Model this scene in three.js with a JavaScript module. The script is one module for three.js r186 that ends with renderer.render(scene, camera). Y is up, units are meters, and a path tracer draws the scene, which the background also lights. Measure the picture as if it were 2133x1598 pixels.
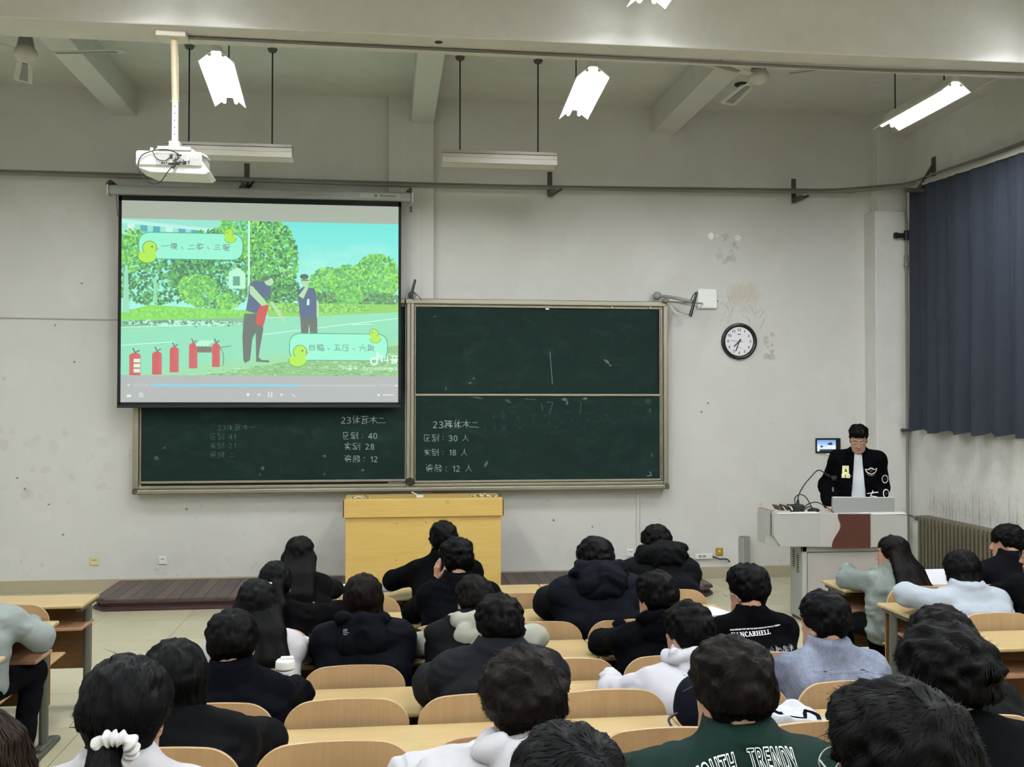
import * as THREE from 'three';
import { mergeGeometries } from 'three/addons/utils/BufferGeometryUtils.js';
import { RoundedBoxGeometry } from 'three/addons/geometries/RoundedBoxGeometry.js';
import { RectAreaLightUniformsLib } from 'three/addons/lights/RectAreaLightUniformsLib.js';

// ---------------------------------------------------------------- camera, light, exposure
const scene = new THREE.Scene();
scene.background = new THREE.Color(0x05060a);
const FL = 2100, CX = 1066.5, CY = 799;
const YAW = Math.atan(258.5 / FL), PITCH = Math.atan(41 / FL);
const CAM = new THREE.Vector3(0, 2.05, 11.5);
const camera = new THREE.PerspectiveCamera(2 * Math.atan(CY / FL) * 180 / Math.PI, 2133 / 1598, 0.05, 60);
camera.position.copy(CAM); camera.rotation.order = 'YXZ'; camera.rotation.y = -YAW; camera.rotation.x = PITCH;
const renderer = new THREE.WebGLRenderer({ antialias: true });
renderer.toneMapping = THREE.LinearToneMapping;
renderer.toneMappingExposure = 1.62;
renderer.shadowMap.enabled = true;
RectAreaLightUniformsLib.init();
const LAMP_POWER = 24;        // radiance of the area light under each pair of tubes
const TUBE_GLOW = 90;          // what the eye sees of the tubes themselves

// ---------------------------------------------------------------- helpers
function rng(seed) { let a = seed >>> 0; return () => { a = (a + 0x6D2B79F5) | 0; let t = Math.imul(a ^ (a >>> 15), 1 | a); t = (t + Math.imul(t ^ (t >>> 7), 61 | t)) ^ t; return ((t ^ (t >>> 14)) >>> 0) / 4294967296; }; }
const V = (x, y, z) => new THREE.Vector3(x, y, z);
const clamp = (x, a, b) => x < a ? a : x > b ? b : x;
const sstep = (a, b, x) => { const t = clamp((x - a) / (b - a), 0, 1); return t * t * (3 - 2 * t); };
const mix = (a, b, t) => a + (b - a) * t;
function ray(u, v) {         // direction in the room of a point measured on the photograph
  const d = V((u - CX) / FL, (CY - v) / FL, -1); d.applyEuler(camera.rotation); return d;
}
const onZ = (u, v, z) => { const r = ray(u, v); return CAM.clone().addScaledVector(r, (z - CAM.z) / r.z); };
const onY = (u, v, y) => { const r = ray(u, v); return CAM.clone().addScaledVector(r, (y - CAM.y) / r.y); };
const onX = (u, v, x) => { const r = ray(u, v); return CAM.clone().addScaledVector(r, (x - CAM.x) / r.x); };

const taken = new Map();
function numbered(n) { const k = taken.get(n) || 0; taken.set(n, k + 1); return k ? n + '_' + String(k).padStart(3, '0') : n; }
function shadows(m) { m.castShadow = true; m.receiveShadow = true; return m; }
function clean(g) {
  if (g.index) g = g.toNonIndexed();
  for (const k of Object.keys(g.attributes)) if (!['position', 'normal', 'uv'].includes(k)) g.deleteAttribute(k);
  if (!g.attributes.normal) g.computeVertexNormals();
  if (!g.attributes.uv) g.setAttribute('uv', new THREE.BufferAttribute(new Float32Array(g.attributes.position.count * 2), 2));
  return g;
}
const merge = (l) => l.length === 1 ? l[0] : mergeGeometries(l.map(clean));
function part(name, g, m, parent) { const o = shadows(new THREE.Mesh(Array.isArray(g) ? merge(g) : g, m)); o.name = name; parent.add(o); return o; }
function tag(o, label, category, group) { o.userData.label = label; o.userData.category = category; if (group) o.userData.group = group; return o; }
function thing(name, label, category, pos = [0, 0, 0], turn = 0, group) {
  const o = new THREE.Group(); o.name = numbered(name); scene.add(o); o.position.set(...pos); o.rotation.y = turn;
  return tag(o, label, category, group);
}
function solo(name, g, m, label, category, group) { const o = part(numbered(name), g, m, scene); return tag(o, label, category, group); }
function struct(name, g, m, parent = scene) { const o = part(parent === scene ? numbered(name) : name, g, m, parent); if (parent === scene) o.userData.kind = 'structure'; return o; }
function copyOf(root, pos, label, turn) {
  const r = root.clone(); r.name = numbered(root.name.replace(/_\d{3}$/, '')); scene.add(r);
  if (pos) r.position.set(...pos); if (turn !== undefined) r.rotation.y = turn;
  r.userData = { ...root.userData }; if (label) r.userData.label = label; return r;
}
// uv in metres from the dominant axis
function boxUV(g) {
  g = g.index ? g.toNonIndexed() : g; const p = g.attributes.position, n = g.attributes.normal, uv = new Float32Array(p.count * 2);
  for (let i = 0; i < p.count; i++) {
    const ax = Math.abs(n.getX(i)), ay = Math.abs(n.getY(i)), az = Math.abs(n.getZ(i));
    if (az >= ax && az >= ay) { uv[2 * i] = p.getX(i); uv[2 * i + 1] = p.getY(i); }
    else if (ay >= ax) { uv[2 * i] = p.getX(i); uv[2 * i + 1] = p.getZ(i); }
    else { uv[2 * i] = p.getZ(i); uv[2 * i + 1] = p.getY(i); }
  }
  g.setAttribute('uv', new THREE.BufferAttribute(uv, 2)); return g;
}
function bx(x0, x1, y0, y1, z0, z1) { const g = new THREE.BoxGeometry(x1 - x0, y1 - y0, z1 - z0); g.translate((x0 + x1) / 2, (y0 + y1) / 2, (z0 + z1) / 2); return boxUV(g); }
function rb(x0, x1, y0, y1, z0, z1, r = 0.006, s = 2) {
  r = Math.min(r, (x1 - x0) / 2.01, (y1 - y0) / 2.01, (z1 - z0) / 2.01);
  const g = new RoundedBoxGeometry(x1 - x0, y1 - y0, z1 - z0, s, r); g.translate((x0 + x1) / 2, (y0 + y1) / 2, (z0 + z1) / 2); return boxUV(g);
}
function tube(pts, r, seg = 0, rs = 8, closed = false) {
  const c = new THREE.CatmullRomCurve3(pts.map((p) => Array.isArray(p) ? V(...p) : p), closed, 'catmullrom', 0.5);
  return new THREE.TubeGeometry(c, seg || pts.length * 6, r, rs, closed);
}
function rod(a, b, r0, r1 = r0, s = 10) {
  a = Array.isArray(a) ? V(...a) : a; b = Array.isArray(b) ? V(...b) : b;
  const d = b.clone().sub(a), g = new THREE.CylinderGeometry(r1, r0, d.length(), s, 1);
  g.applyQuaternion(new THREE.Quaternion().setFromUnitVectors(V(0, 1, 0), d.clone().normalize())); g.translate((a.x + b.x) / 2, (a.y + b.y) / 2, (a.z + b.z) / 2); return g;
}
function beam(a, b, w, h) {   // square bar between two points
  a = V(...a); b = V(...b); const d = b.clone().sub(a), g = new THREE.BoxGeometry(w, d.length(), h);
  g.applyQuaternion(new THREE.Quaternion().setFromUnitVectors(V(0, 1, 0), d.normalize())); g.translate((a.x + b.x) / 2, (a.y + b.y) / 2, (a.z + b.z) / 2); return boxUV(g);
}
function ext(pts, depth, bevel = 0, curved) {
  const s = new THREE.Shape(); if (curved) curved(s); else { pts.forEach((p, i) => i ? s.lineTo(p[0], p[1]) : s.moveTo(p[0], p[1])); s.closePath(); }
  return new THREE.ExtrudeGeometry(s, { depth: depth - 2 * bevel, bevelEnabled: bevel > 0, bevelSize: bevel, bevelThickness: bevel, bevelSegments: 2, curveSegments: 10 });
}

// ---------------------------------------------------------------- noise, textures and materials
const HB = new Float32Array(4096); { const r = rng(11); for (let i = 0; i < 4096; i++) HB[i] = r() * 2 - 1; }
const hsh = (x, y, z) => HB[(x * 73 + y * 1021 + z * 3257) & 4095];
function noise(x, y, z) {
  const X = Math.floor(x), Y = Math.floor(y), Z = Math.floor(z); let a = x - X, b = y - Y, c = z - Z;
  a = a * a * (3 - 2 * a); b = b * b * (3 - 2 * b); c = c * c * (3 - 2 * c);
  return mix(mix(mix(hsh(X, Y, Z), hsh(X + 1, Y, Z), a), mix(hsh(X, Y + 1, Z), hsh(X + 1, Y + 1, Z), a), b),
    mix(mix(hsh(X, Y, Z + 1), hsh(X + 1, Y, Z + 1), a), mix(hsh(X, Y + 1, Z + 1), hsh(X + 1, Y + 1, Z + 1), a), b), c);
}
function canvas(w, h) { const c = document.createElement('canvas'); c.width = w; c.height = h; return [c, c.getContext('2d')]; }
function ctex(c, color = true) { const t = new THREE.CanvasTexture(c); if (color) t.colorSpace = THREE.SRGBColorSpace; t.anisotropy = 4; return t; }
function dataTex(w, h, f, color = true) {
  const d = new Uint8Array(w * h * 4);
  for (let y = 0; y < h; y++) for (let x = 0; x < w; x++) { const q = f(x / w, y / h), i = (y * w + x) * 4; d[i] = clamp(q[0], 0, 255); d[i + 1] = clamp(q[1], 0, 255); d[i + 2] = clamp(q[2], 0, 255); d[i + 3] = 255; }
  const t = new THREE.DataTexture(d, w, h); t.magFilter = THREE.LinearFilter; t.minFilter = THREE.LinearMipmapLinearFilter; t.generateMipmaps = true; t.wrapS = t.wrapT = THREE.RepeatWrapping; if (color) t.colorSpace = THREE.SRGBColorSpace; t.needsUpdate = true; return t;
}
const rep = (t, x, y) => { const c = t.clone(); c.wrapS = c.wrapT = THREE.RepeatWrapping; c.repeat.set(x, y); c.needsUpdate = true; return c; };
const tile = (x, y, k, s) => noise(Math.cos(x * 6.2832) * k + 40, Math.sin(x * 6.2832) * k + Math.cos(y * 6.2832) * k * 1.3, Math.sin(y * 6.2832) * k + s);
const std = (color, rough = 0.7, o = {}) => new THREE.MeshStandardMaterial({ color, roughness: rough, ...o });
const grainTex = dataTex(256, 256, (x, y) => { const v = 128 + 60 * noise(x * 256, y * 256, 1) + 50 * noise(x * 90, y * 90, 5); return [v, v, v]; }, false);
function woodTex(base, dark, along, seed) {      // along: 0 grain runs with u, 1 with v
  return dataTex(512, 512, (x, y) => {
    if (along) [x, y] = [y, x];
    const g = noise(x * 5 + seed, y * 110, seed) * 0.5 + noise(x * 14, y * 320, seed + 3) * 0.35 + noise(x * 2, y * 16 + 1.5 * noise(x * 3, y * 3, 2), seed + 7) * 0.45;
    const t = clamp(0.34 + g * 0.42, 0, 1); return [0, 1, 2].map((i) => mix(base[i], dark[i], t));
  });
}
const deskTopMat = std(0xffffff, 0.36, { map: woodTex([176, 155, 110], [163, 139, 94], 0, 3) });
const plyMat = std(0xffffff, 0.5, { map: woodTex([172, 143, 105], [156, 128, 90], 1, 9) });
const plyEdgeMat = std(0xd9b98c, 0.5);
const panelWoodMat = std(0xffffff, 0.55, { map: woodTex([122, 86, 50], [98, 66, 36], 0, 15) });
const shelfWoodMat = std(0xffffff, 0.5, { map: woodTex([160, 122, 92], [144, 106, 76], 0, 21) });
const lecternMat = std(0xffffff, 0.45, { map: woodTex([200, 170, 95], [186, 152, 78], 0, 27) });
const plankMat = [0, 1, 2].map((i) => std([0x544842, 0x4d423f, 0x594c46][i], 0.55, { map: woodTex([255, 250, 246], [206, 196, 190], 1, 31 + i) }));
const platTrimMat = std(0x35191a, 0.45);
const legMat = std(0x55564f, 0.5, { metalness: 0.35 });
const plasterWhite = std(0xc9c4ba, 0.9);
const blackMat = std(0x0b0b0c, 0.6), blackGloss = std(0x0a0a0b, 0.3), greyPlastic = std(0x8b8d88, 0.6), whitePlastic = std(0xd4d4ce, 0.5), creamPlastic = std(0xcdbf94, 0.5), steelMat = std(0x948f7e, 0.42, { metalness: 0.75 }), darkSteel = std(0x4f4e48, 0.55, { metalness: 0.4 }), pipeMat = std(0x7d796e, 0.6, { metalness: 0.2 });
const fabricBump = rep(grainTex, 6, 6);

// ---------------------------------------------------------------- the room
const XL = -5.9, XR = 6.1, ZB = 15, CEIL = 5.52;
const R0 = rng(5);
// plaster: one large map for the front wall, with its scuffs, stains and patched places where the photograph shows them
function plasterTex(w, h, W, H, marks, base = [199, 198, 191]) {
  const [c, g] = canvas(w, h), r = rng(77);
  g.fillStyle = 'rgb(' + base + ')'; g.fillRect(0, 0, w, h);
  for (let i = 0; i < 900; i++) {       // trowel and roller mottle
    const x = r() * w, y = r() * h, s = 6 + r() * 46, d = r() < 0.5 ? 255 : 150;
    g.fillStyle = `rgba(${d},${d - 4},${d - 12},${0.012 + r() * 0.022})`; g.beginPath(); g.ellipse(x, y, s, s * (0.3 + r() * 0.8), r() * 3, 0, 7); g.fill();
  }
  for (let i = 0; i < 5000; i++) { const d = r() < 0.5 ? 240 : 150; g.fillStyle = `rgba(${d},${d},${d - 8},${0.06 + r() * 0.08})`; g.fillRect(r() * w, r() * h, 1 + r() * 2, 1 + r() * 2); }
  if (marks) marks(g, w / W, h / H, r);
  return ctex(c);
}
const FWX0 = -5.9, FWX1 = 6.1;
const frontTex = plasterTex(2048, 942, 12, 5.52, (g, sx, sy, r) => {
  const X = (x) => (x - FWX0) * sx, Y = (y) => (5.52 - y) * sy;
  const spot = (x, y, s, col) => { g.fillStyle = col; g.beginPath(); for (let k = 0; k < 9; k++) { const a = k * 0.698, q = s * (0.6 + r() * 0.7); g.lineTo(X(x + q * Math.cos(a)), Y(y + q * Math.sin(a))); } g.fill(); };
  const scratch = (x, y, dx, dy, col, wd = 1) => { g.strokeStyle = col; g.lineWidth = wd; g.beginPath(); g.moveTo(X(x), Y(y)); g.quadraticCurveTo(X(x + dx * 0.5 + 0.02), Y(y + dy * 0.5), X(x + dx), Y(y + dy)); g.stroke(); };
  // torn paper and glue left above the clock
  for (let i = 0; i < 16; i++) spot(4.02 + r() * 0.32, 3.2 + r() * 0.22, 0.05 + r() * 0.05, 'rgba(188,180,156,0.25)');
  for (let i = 0; i < 22; i++) scratch(3.85 + r() * 0.6, 3.05 + r() * 0.35, (r() - 0.5) * 0.2, -r() * 0.18, `rgba(130,124,112,${0.15 + r() * 0.25})`, 1 + r() * 1.5);
  for (let i = 0; i < 10; i++) spot(4.42 + r() * 0.15, 2.6 + r() * 0.28, 0.02 + r() * 0.025, 'rgba(150,144,132,0.4)');
  for (let i = 0; i < 14; i++) spot(3.86 + r() * 0.3, 3.72 + r() * 0.34, 0.015 + r() * 0.04, r() < 0.4 ? 'rgba(238,236,228,0.7)' : 'rgba(150,146,132,0.25)');
  spot(3.78, 4.02, 0.04, 'rgba(245,244,238,0.9)');
  for (const [x, y] of [[-3.9, 1.12], [-3.65, 0.95], [-3.5, 0.62], [-3.98, 1.24], [-2.2, 0.88], [-3.33, 3.36], [-3.6, 2.9], [-3.4, 2.5], [3.66, 1.95], [3.74, 2.05], [2.35, 0.62], [1.9, 0.7]]) spot(x, y, 0.012, 'rgba(74,66,56,0.7)');
  for (let i = 0; i < 150; i++) spot(FWX0 + r() * 12, 0.15 + r() * r() * 3.4, 0.006 + r() * 0.02, `rgba(120,112,100,${0.05 + r() * 0.12})`);
  for (let i = 0; i < 60; i++) spot(FWX0 + r() * 12, 0.16 + r() * 0.2, 0.03 + r() * 0.09, `rgba(150,140,122,${0.02 + r() * 0.04})`);   // mop splashes along the skirting
  for (let i = 0; i < 40; i++) scratch(FWX0 + r() * 12, 0.3 + r() * 2.8, (r() - 0.5) * 0.25, (r() - 0.5) * 0.3, `rgba(140,134,124,${0.05 + r() * 0.12})`);
  for (let i = 0; i < 26; i++) spot(-4.2 + r() * 1.3, 0.9 + r() * 0.9, 0.02 + r() * 0.05, `rgba(150,144,132,${0.06 + r() * 0.1})`);
});
function wallUV(g, x0, x1, y1) { const p = g.attributes.position, u = g.attributes.uv; for (let i = 0; i < p.count; i++) u.setXY(i, (p.getX(i) - x0) / (x1 - x0), p.getY(i) / y1); return g; }
const frontMat = new THREE.MeshStandardMaterial({ map: frontTex, roughness: 0.92 });
struct('wall_front', wallUV(bx(XL - 0.2, XR + 0.2, 0, CEIL, -0.25, 0), FWX0, FWX1, CEIL), frontMat);
const plainTex = plasterTex(1024, 1024, 4, 4, null); plainTex.wrapS = plainTex.wrapT = THREE.RepeatWrapping; plainTex.repeat.set(0.25, 0.25);
const plasterMat = new THREE.MeshStandardMaterial({ map: plainTex, roughness: 0.92 });
// right wall: a window opening behind the curtain; dust streaks above the radiator
const sideTex = plasterTex(1024, 768, 4, 3, (g, sx, sy, r) => {
  for (let i = 0; i < 70; i++) {          // soot carried up between the radiator columns
    const z = 0.72 + Math.round(r() * 26) * 0.063 + (r() - 0.5) * 0.012, y0 = 0.84, h = 0.12 + r() * 0.24;
    for (let k = 0; k < 7; k++) { g.fillStyle = `rgba(118,112,102,${0.02 + r() * 0.035})`; g.fillRect(z * sx + (r() - 0.5) * 8, (3 - y0 - h * r()) * sy, 4 + r() * 5, h * sy * (0.2 + r() * 0.6)); }
  }
  for (let i = 0; i < 1400; i++) { g.fillStyle = `rgba(118,112,102,${0.04 + r() * 0.09})`; g.fillRect((0.6 + r() * 2) * sx, (3 - 0.86 - r() * r() * 0.8) * sy, 1 + r() * 3, 2 + r() * 9); }
});
sideTex.wrapS = sideTex.wrapT = THREE.RepeatWrapping;
{
  const wg = (x0, x1, y0, y1, z0, z1) => { const g = bx(x0, x1, y0, y1, z0, z1), p = g.attributes.position, u = g.attributes.uv; for (let i = 0; i < p.count; i++) u.setXY(i, p.getZ(i) / 4, p.getY(i) / 3); return g; };
  const m = new THREE.MeshStandardMaterial({ map: sideTex, roughness: 0.92 });
  struct('wall_right', [wg(XR, XR + 0.3, 0, 1.95, -0.25, ZB), wg(XR, XR + 0.3, 4.45, CEIL, -0.25, ZB), wg(XR, XR + 0.3, 1.95, 4.45, -0.25, 0.8), wg(XR, XR + 0.3, 1.95, 4.45, 3.4, ZB)], m);
  const w = struct('window_1', rb(XR + 0.2, XR + 0.26, 1.95, 4.45, 0.8, 0.86, 0.004), whitePlastic);
  for (const [y0, y1, z0, z1] of [[1.95, 4.45, 3.34, 3.4], [1.95, 4.45, 2.07, 2.13], [1.95, 2.01, 0.86, 3.34], [4.39, 4.45, 0.86, 3.34]]) struct('window_frame', rb(XR + 0.2, XR + 0.26, y0, y1, z0, z1, 0.004), whitePlastic, w);
  const glass = new THREE.MeshPhysicalMaterial({ color: 0xffffff, roughness: 0.02, transmission: 1, thickness: 0, ior: 1.5 });
  for (const [z0, z1] of [[0.86, 2.07], [2.13, 3.34]]) struct('pane', bx(XR + 0.225, XR + 0.231, 2.01, 4.39, z0, z1), glass, w);
}
struct('wall_left', bx(XL - 0.25, XL, 0, CEIL, -0.25, ZB), plasterMat);
struct('wall_back', bx(XL - 0.25, XR + 0.3, 0, CEIL, ZB, ZB + 0.25), plasterMat);
struct('ceiling', bx(XL - 0.25, XR + 0.3, CEIL, CEIL + 0.2, -0.25, ZB + 0.25), plasterMat);
// floor: a screed with large beige tiles laid on it, then the raised tiers of the rows behind
const tileTex = [0, 1, 2].map((k) => dataTex(256, 256, (x, y) => { const n = noise(x * 30, y * 30, k) * 3 + noise(x * 140, y * 140, k + 3) * 4 + noise(x * 4, y * 4, k + 9) * 4; const b = 182 + [-3, 0, 3][k]; return [b + n, b - 7 + n, b - 36 + n]; }));
const tileMats = tileTex.map((t) => new THREE.MeshStandardMaterial({ map: t, roughness: 0.32 }));
const floor = struct('floor', bx(XL - 0.25, XR + 0.3, -0.25, -0.012, -0.25, ZB + 0.25), std(0x8d8674, 0.9));
{
  const tg = bx(-0.398, 0.398, -0.012, 0, -0.398, 0.398);
  for (let i = 0; i < 15; i++) for (let k = 0; k < 10; k++) { const t = struct('tile', tg, tileMats[Math.floor(R0() * 3)], floor); t.position.set(XL + 0.4 + i * 0.8, 0, 0.4 + k * 0.8 - 0.42 + 0.42); }
}
const FLOORS = [0, 0, 0, 0, 0.01, 0.105, 0.23, 0.355, 0.48, 0.6, 0.72];    // floor of desk row k
for (let k = 5; k <= 10; k++) { const z0 = 4.22 + 0.86 * (k - 1) - 0.2; struct('floor_tier', bx(XL, XR, 0, FLOORS[k], z0, k < 10 ? z0 + 0.86 : ZB), tileMats[1]); }
// beams and columns
const beamMat = plasterMat;
struct('beam_main', rb(XL - 0.2, XR + 0.2, 4.6, CEIL + 0.05, 4.16, 4.52, 0.012), beamMat);
for (const [i, x0, x1] of [[1, -3.02, -2.76], [2, 0.26, 0.51], [3, 3.07, 3.35], [4, 5.9, 6.14], [5, -5.95, -5.7]])
  struct('beam_' + i, [rb(x0, x1, 5.22, CEIL + 0.05, -0.02, 4.2, 0.01), rb(x0, x1, 5.22, CEIL + 0.05, 4.48, ZB, 0.01)], beamMat);
struct('beam_rear', rb(XL - 0.2, XR + 0.2, 4.6, CEIL + 0.05, 9.7, 10.06, 0.012), beamMat);
struct('column_1', rb(0.0, 0.51, 0, CEIL + 0.02, -0.05, 0.09, 0.008), frontMat.clone());
struct('column_2', [rb(5.69, 6.15, 0, 4.32, -0.05, 0.28, 0.01), rb(5.76, 6.15, 4.3, CEIL + 0.02, -0.05, 0.22, 0.01)], plasterMat);
struct('baseboard_front', rb(XL, 5.7, 0, 0.13, -0.02, 0.014, 0.004), std(0xa39a80, 0.55));
struct('baseboard_right', rb(XR - 0.014, XR + 0.02, 0, 0.13, 0.28, ZB, 0.004), std(0xa39a80, 0.55));
struct('trim_1', rod([XL, 2.985, 0.006], [-2.9, 2.965, 0.006], 0.008), std(0xa9a498, 0.8));      // thin cable laid along the plaster
struct('trim_2', rb(2.87, 2.905, 0.15, 0.99, -0.01, 0.022, 0.004), plasterWhite);                  // white cable duct down the wall
struct('trim_3', [tube([[-1.42, 4.588, 4.33], [0.2, 4.588, 4.31], [2.2, 4.582, 4.3], [3.6, 4.575, 4.3], [4.8, 4.588, 4.31], [XR, 4.588, 4.32]], 0.012, 60, 6), rod([2.45, 4.575, 4.3], [2.45, 4.6, 4.3], 0.004), rod([4.95, 4.575, 4.31], [4.95, 4.6, 4.31], 0.004)], std(0x6b675f, 0.8));
struct('trim_4', rod([0.35, 4.597, 4.42], [0.35, 4.603, 4.42], 0.028, 0.028, 14), blackMat);      // open hole in the beam
// heating pipe with its wall brackets
{
  const p = thing('heating_pipe', 'thin grey heating pipes running along the front wall above the screen and round the corner', 'pipe');
  const run = [[XL, 4.52, 0.17], [-3, 4.51, 0.17], [-1.6, 4.505, 0.17], [0.1, 4.495, 0.17], [1.85, 4.505, 0.17], [4.78, 4.54, 0.17], [5.3, 4.555, 0.2], [5.72, 4.565, 0.36], [5.97, 4.56, 0.6], [6.02, 4.55, 1.1], [6.02, 4.51, 2.3], [6.02, 4.47, 4.6], [6.02, 4.4, 9]];
  part('pipe', tube(run, 0.021, 110, 10), pipeMat, p);
  part('pipe', tube(run.map(([x, y, z], i) => [x - (i > 8 ? 0.02 : 0), y + 0.034 + (i % 2 ? 0.006 : 0), z - (i > 8 ? 0 : 0.06)]), 0.013, 110, 8), pipeMat, p);
  for (const [x, z] of [[5.42, 0.23], [6.01, 0.8]]) part('coupling', x < 5.6 ? rod([x - 0.04, 4.557, z - 0.015], [x + 0.04, 4.56, z + 0.015], 0.033) : rod([x, 4.556, z - 0.05], [x, 4.553, z + 0.05], 0.033), pipeMat, p);
  part('drop_pipe', tube([[5.94, 4.56, 0.5], [5.955, 4.42, 0.49], [5.965, 4.3, 0.46], [6.02, 4.24, 0.38], [6.045, 4.12, 0.34], [6.045, 3.8, 0.33], [6.045, 2.6, 0.33], [6.045, 0.2, 0.33]], 0.017, 90, 8), pipeMat, p);
  part('valve', [rod([5.93, 4.02, 0.34], [6.01, 4.02, 0.34], 0.028), rod([5.9, 4.02, 0.34], [5.93, 4.02, 0.34], 0.036), rod([6.045, 3.97, 0.34], [6.045, 4.08, 0.34], 0.03)], blackMat, p);
  part('union', [rod([6.045, 3.72, 0.33], [6.045, 3.79, 0.33], 0.024), rod([6.045, 3.66, 0.33], [6.045, 3.7, 0.33], 0.028)], pipeMat, p);
  part('pipe_clamp', [rb(5.98, 6.1, 1.72, 1.75, 0.3, 0.35, 0.004), rod([5.965, 1.735, 0.34], [5.99, 1.735, 0.34], 0.022)], darkSteel, p);
}
for (const [i, x] of [[0, -1.57], [1, 1.857], [2, 4.805]]) {
  const b = thing('pipe_bracket', ['rusty angle bracket on the wall behind the projection screen case', 'rusty angle bracket holding the pipe above the chalkboard', 'rusty angle bracket holding the pipe near the wall corner'][i], 'bracket', [x, 4.44, 0], 0);
  part('wall_plate', rb(-0.028, 0.028, 0, 0.29, 0.0, 0.012, 0.003), darkSteel, b);
  part('arm', [rb(-0.03, 0.03, 0.0, 0.045, 0.01, 0.24, 0.003), beam([0.03, 0.02, 0.02], [0.1, 0.05, 0.2], 0.02, 0.02)], darkSteel, b);
  for (const y of [0.12, 0.17, 0.24]) part('bolt', rod([0, y, 0.01], [0, y, 0.02], 0.008), legMat, b);
}
{
  const b = thing('pipe_bracket', 'triangular steel bracket carrying the pipe above the blue curtain', 'bracket', [XR, 4.4, 0.86]);
  part('wall_plate', rb(-0.014, 0, 0, 0.42, -0.04, 0.04, 0.003), darkSteel, b);
  part('arm', [rb(-0.34, 0, 0.02, 0.06, -0.03, 0.03, 0.003)], darkSteel, b);
  part('brace', beam([-0.01, 0.34, 0], [-0.2, 0.04, 0], 0.03, 0.03), darkSteel, b);
}

// ---------------------------------------------------------------- hanging strip lamps
const tubeMat = new THREE.MeshStandardMaterial({ color: 0xffffff, emissive: new THREE.Color(0.92, 0.965, 1.03), emissiveIntensity: TUBE_GLOW, roughness: 0.4 });
const reflMat = std(0xf0efe8, 0.4), rodMat = std(0x1d1d1b, 0.6), capMat = std(0xcabf96, 0.5);
function stripLamp(x, z, label, turn = 0, y = 4.7) {
  const power = { '-4.4': 0.75, '-1.35': 0.9, 1.66: 1, 1.69: 1, 4.73: 1.3 }[x] || 1, tm = power === 1 ? tubeMat : tubeMat.clone(); tm.emissiveIntensity = TUBE_GLOW * power;
  const t = thing('strip_lamp', label, 'ceiling lamp', [x, y, z], turn, 'lit strip lamps hanging from the ceiling');
  const tr = new THREE.Shape(); [[-0.03, 0.06], [0.03, 0.06], [0.034, 0.056], [0.135, -0.03], [0.13, -0.034], [0.028, 0.05], [-0.028, 0.05], [-0.13, -0.034], [-0.135, -0.03], [-0.034, 0.056]].forEach((p, i) => i ? tr.lineTo(...p) : tr.moveTo(...p));
  const rg = new THREE.ExtrudeGeometry(tr, { depth: 1.2, bevelEnabled: false }); rg.translate(0, 0, -0.6);
  part('reflector', rg, reflMat, t);
  part('housing', rb(-0.032, 0.032, 0.058, 0.105, -0.6, 0.6, 0.006), plasterWhite, t);
  for (const s of [-1, 1]) part('tube', rod([s * 0.05, 0.005, -0.58], [s * 0.05, 0.005, 0.58], 0.014, 0.014, 12), tm, t);
  for (const s of [-1, 1]) for (const q of [-0.05, 0.05]) part('lamp_holder', rb(q - 0.014, q + 0.014, 0.012, 0.05, s < 0 ? -0.595 : 0.575, s < 0 ? -0.575 : 0.595, 0.004), capMat, t);
  for (const s of [-1, 1]) part('hanging_rod', rod([0, 0.1, s * 0.42], [0, CEIL - y + 0.01, s * 0.42], 0.006, 0.006, 6), rodMat, t);
  const l = new THREE.RectAreaLight(new THREE.Color(0.92, 0.965, 1.03), LAMP_POWER * power, 0.13, 1.12); l.position.set(0, -0.012, 0); l.rotation.x = -Math.PI / 2; l.castShadow = true; t.add(l);
  return t;
}
const lampNames = {
  '-1.35,3.0': 'lit strip lamp with white trough hanging right beside the projector pole', '1.66,3.0': 'lit strip lamp hanging in the middle bay above the chalkboard', '4.73,3.0': 'lit strip lamp hanging near the blue curtain side',
  '1.69,5.63': 'lit strip lamp cut by the top edge of the photo before the main beam' };
for (const x of [-4.4, -1.35, 1.66, 4.73]) for (const z of [3.0, 5.63, 8.3, 11.0, 13.6]) {
  const turn = z === 3.0 ? { '-1.35': 0.06, 1.66: -0.05 }[x] || 0 : 0;
  stripLamp(x === 1.66 && z > 5 && z < 6 ? 1.69 : x, z, lampNames[x + ',' + z] || (z === 3 ? lampNames[x + ',3.0'] : null) || (z === 5.63 && x === 1.66 ? lampNames['1.69,5.63'] : `lit strip lamp outside the picture, ${['first', 'second', 'third', 'fourth', 'fifth'][[3.0, 5.63, 8.3, 11.0, 13.6].indexOf(z)]} row from the chalkboard, ${{ '-4.4': 'fourth', '-1.35': 'third', 1.66: 'second', 4.73: 'first' }[x]} from the windows`), turn);
}
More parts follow.
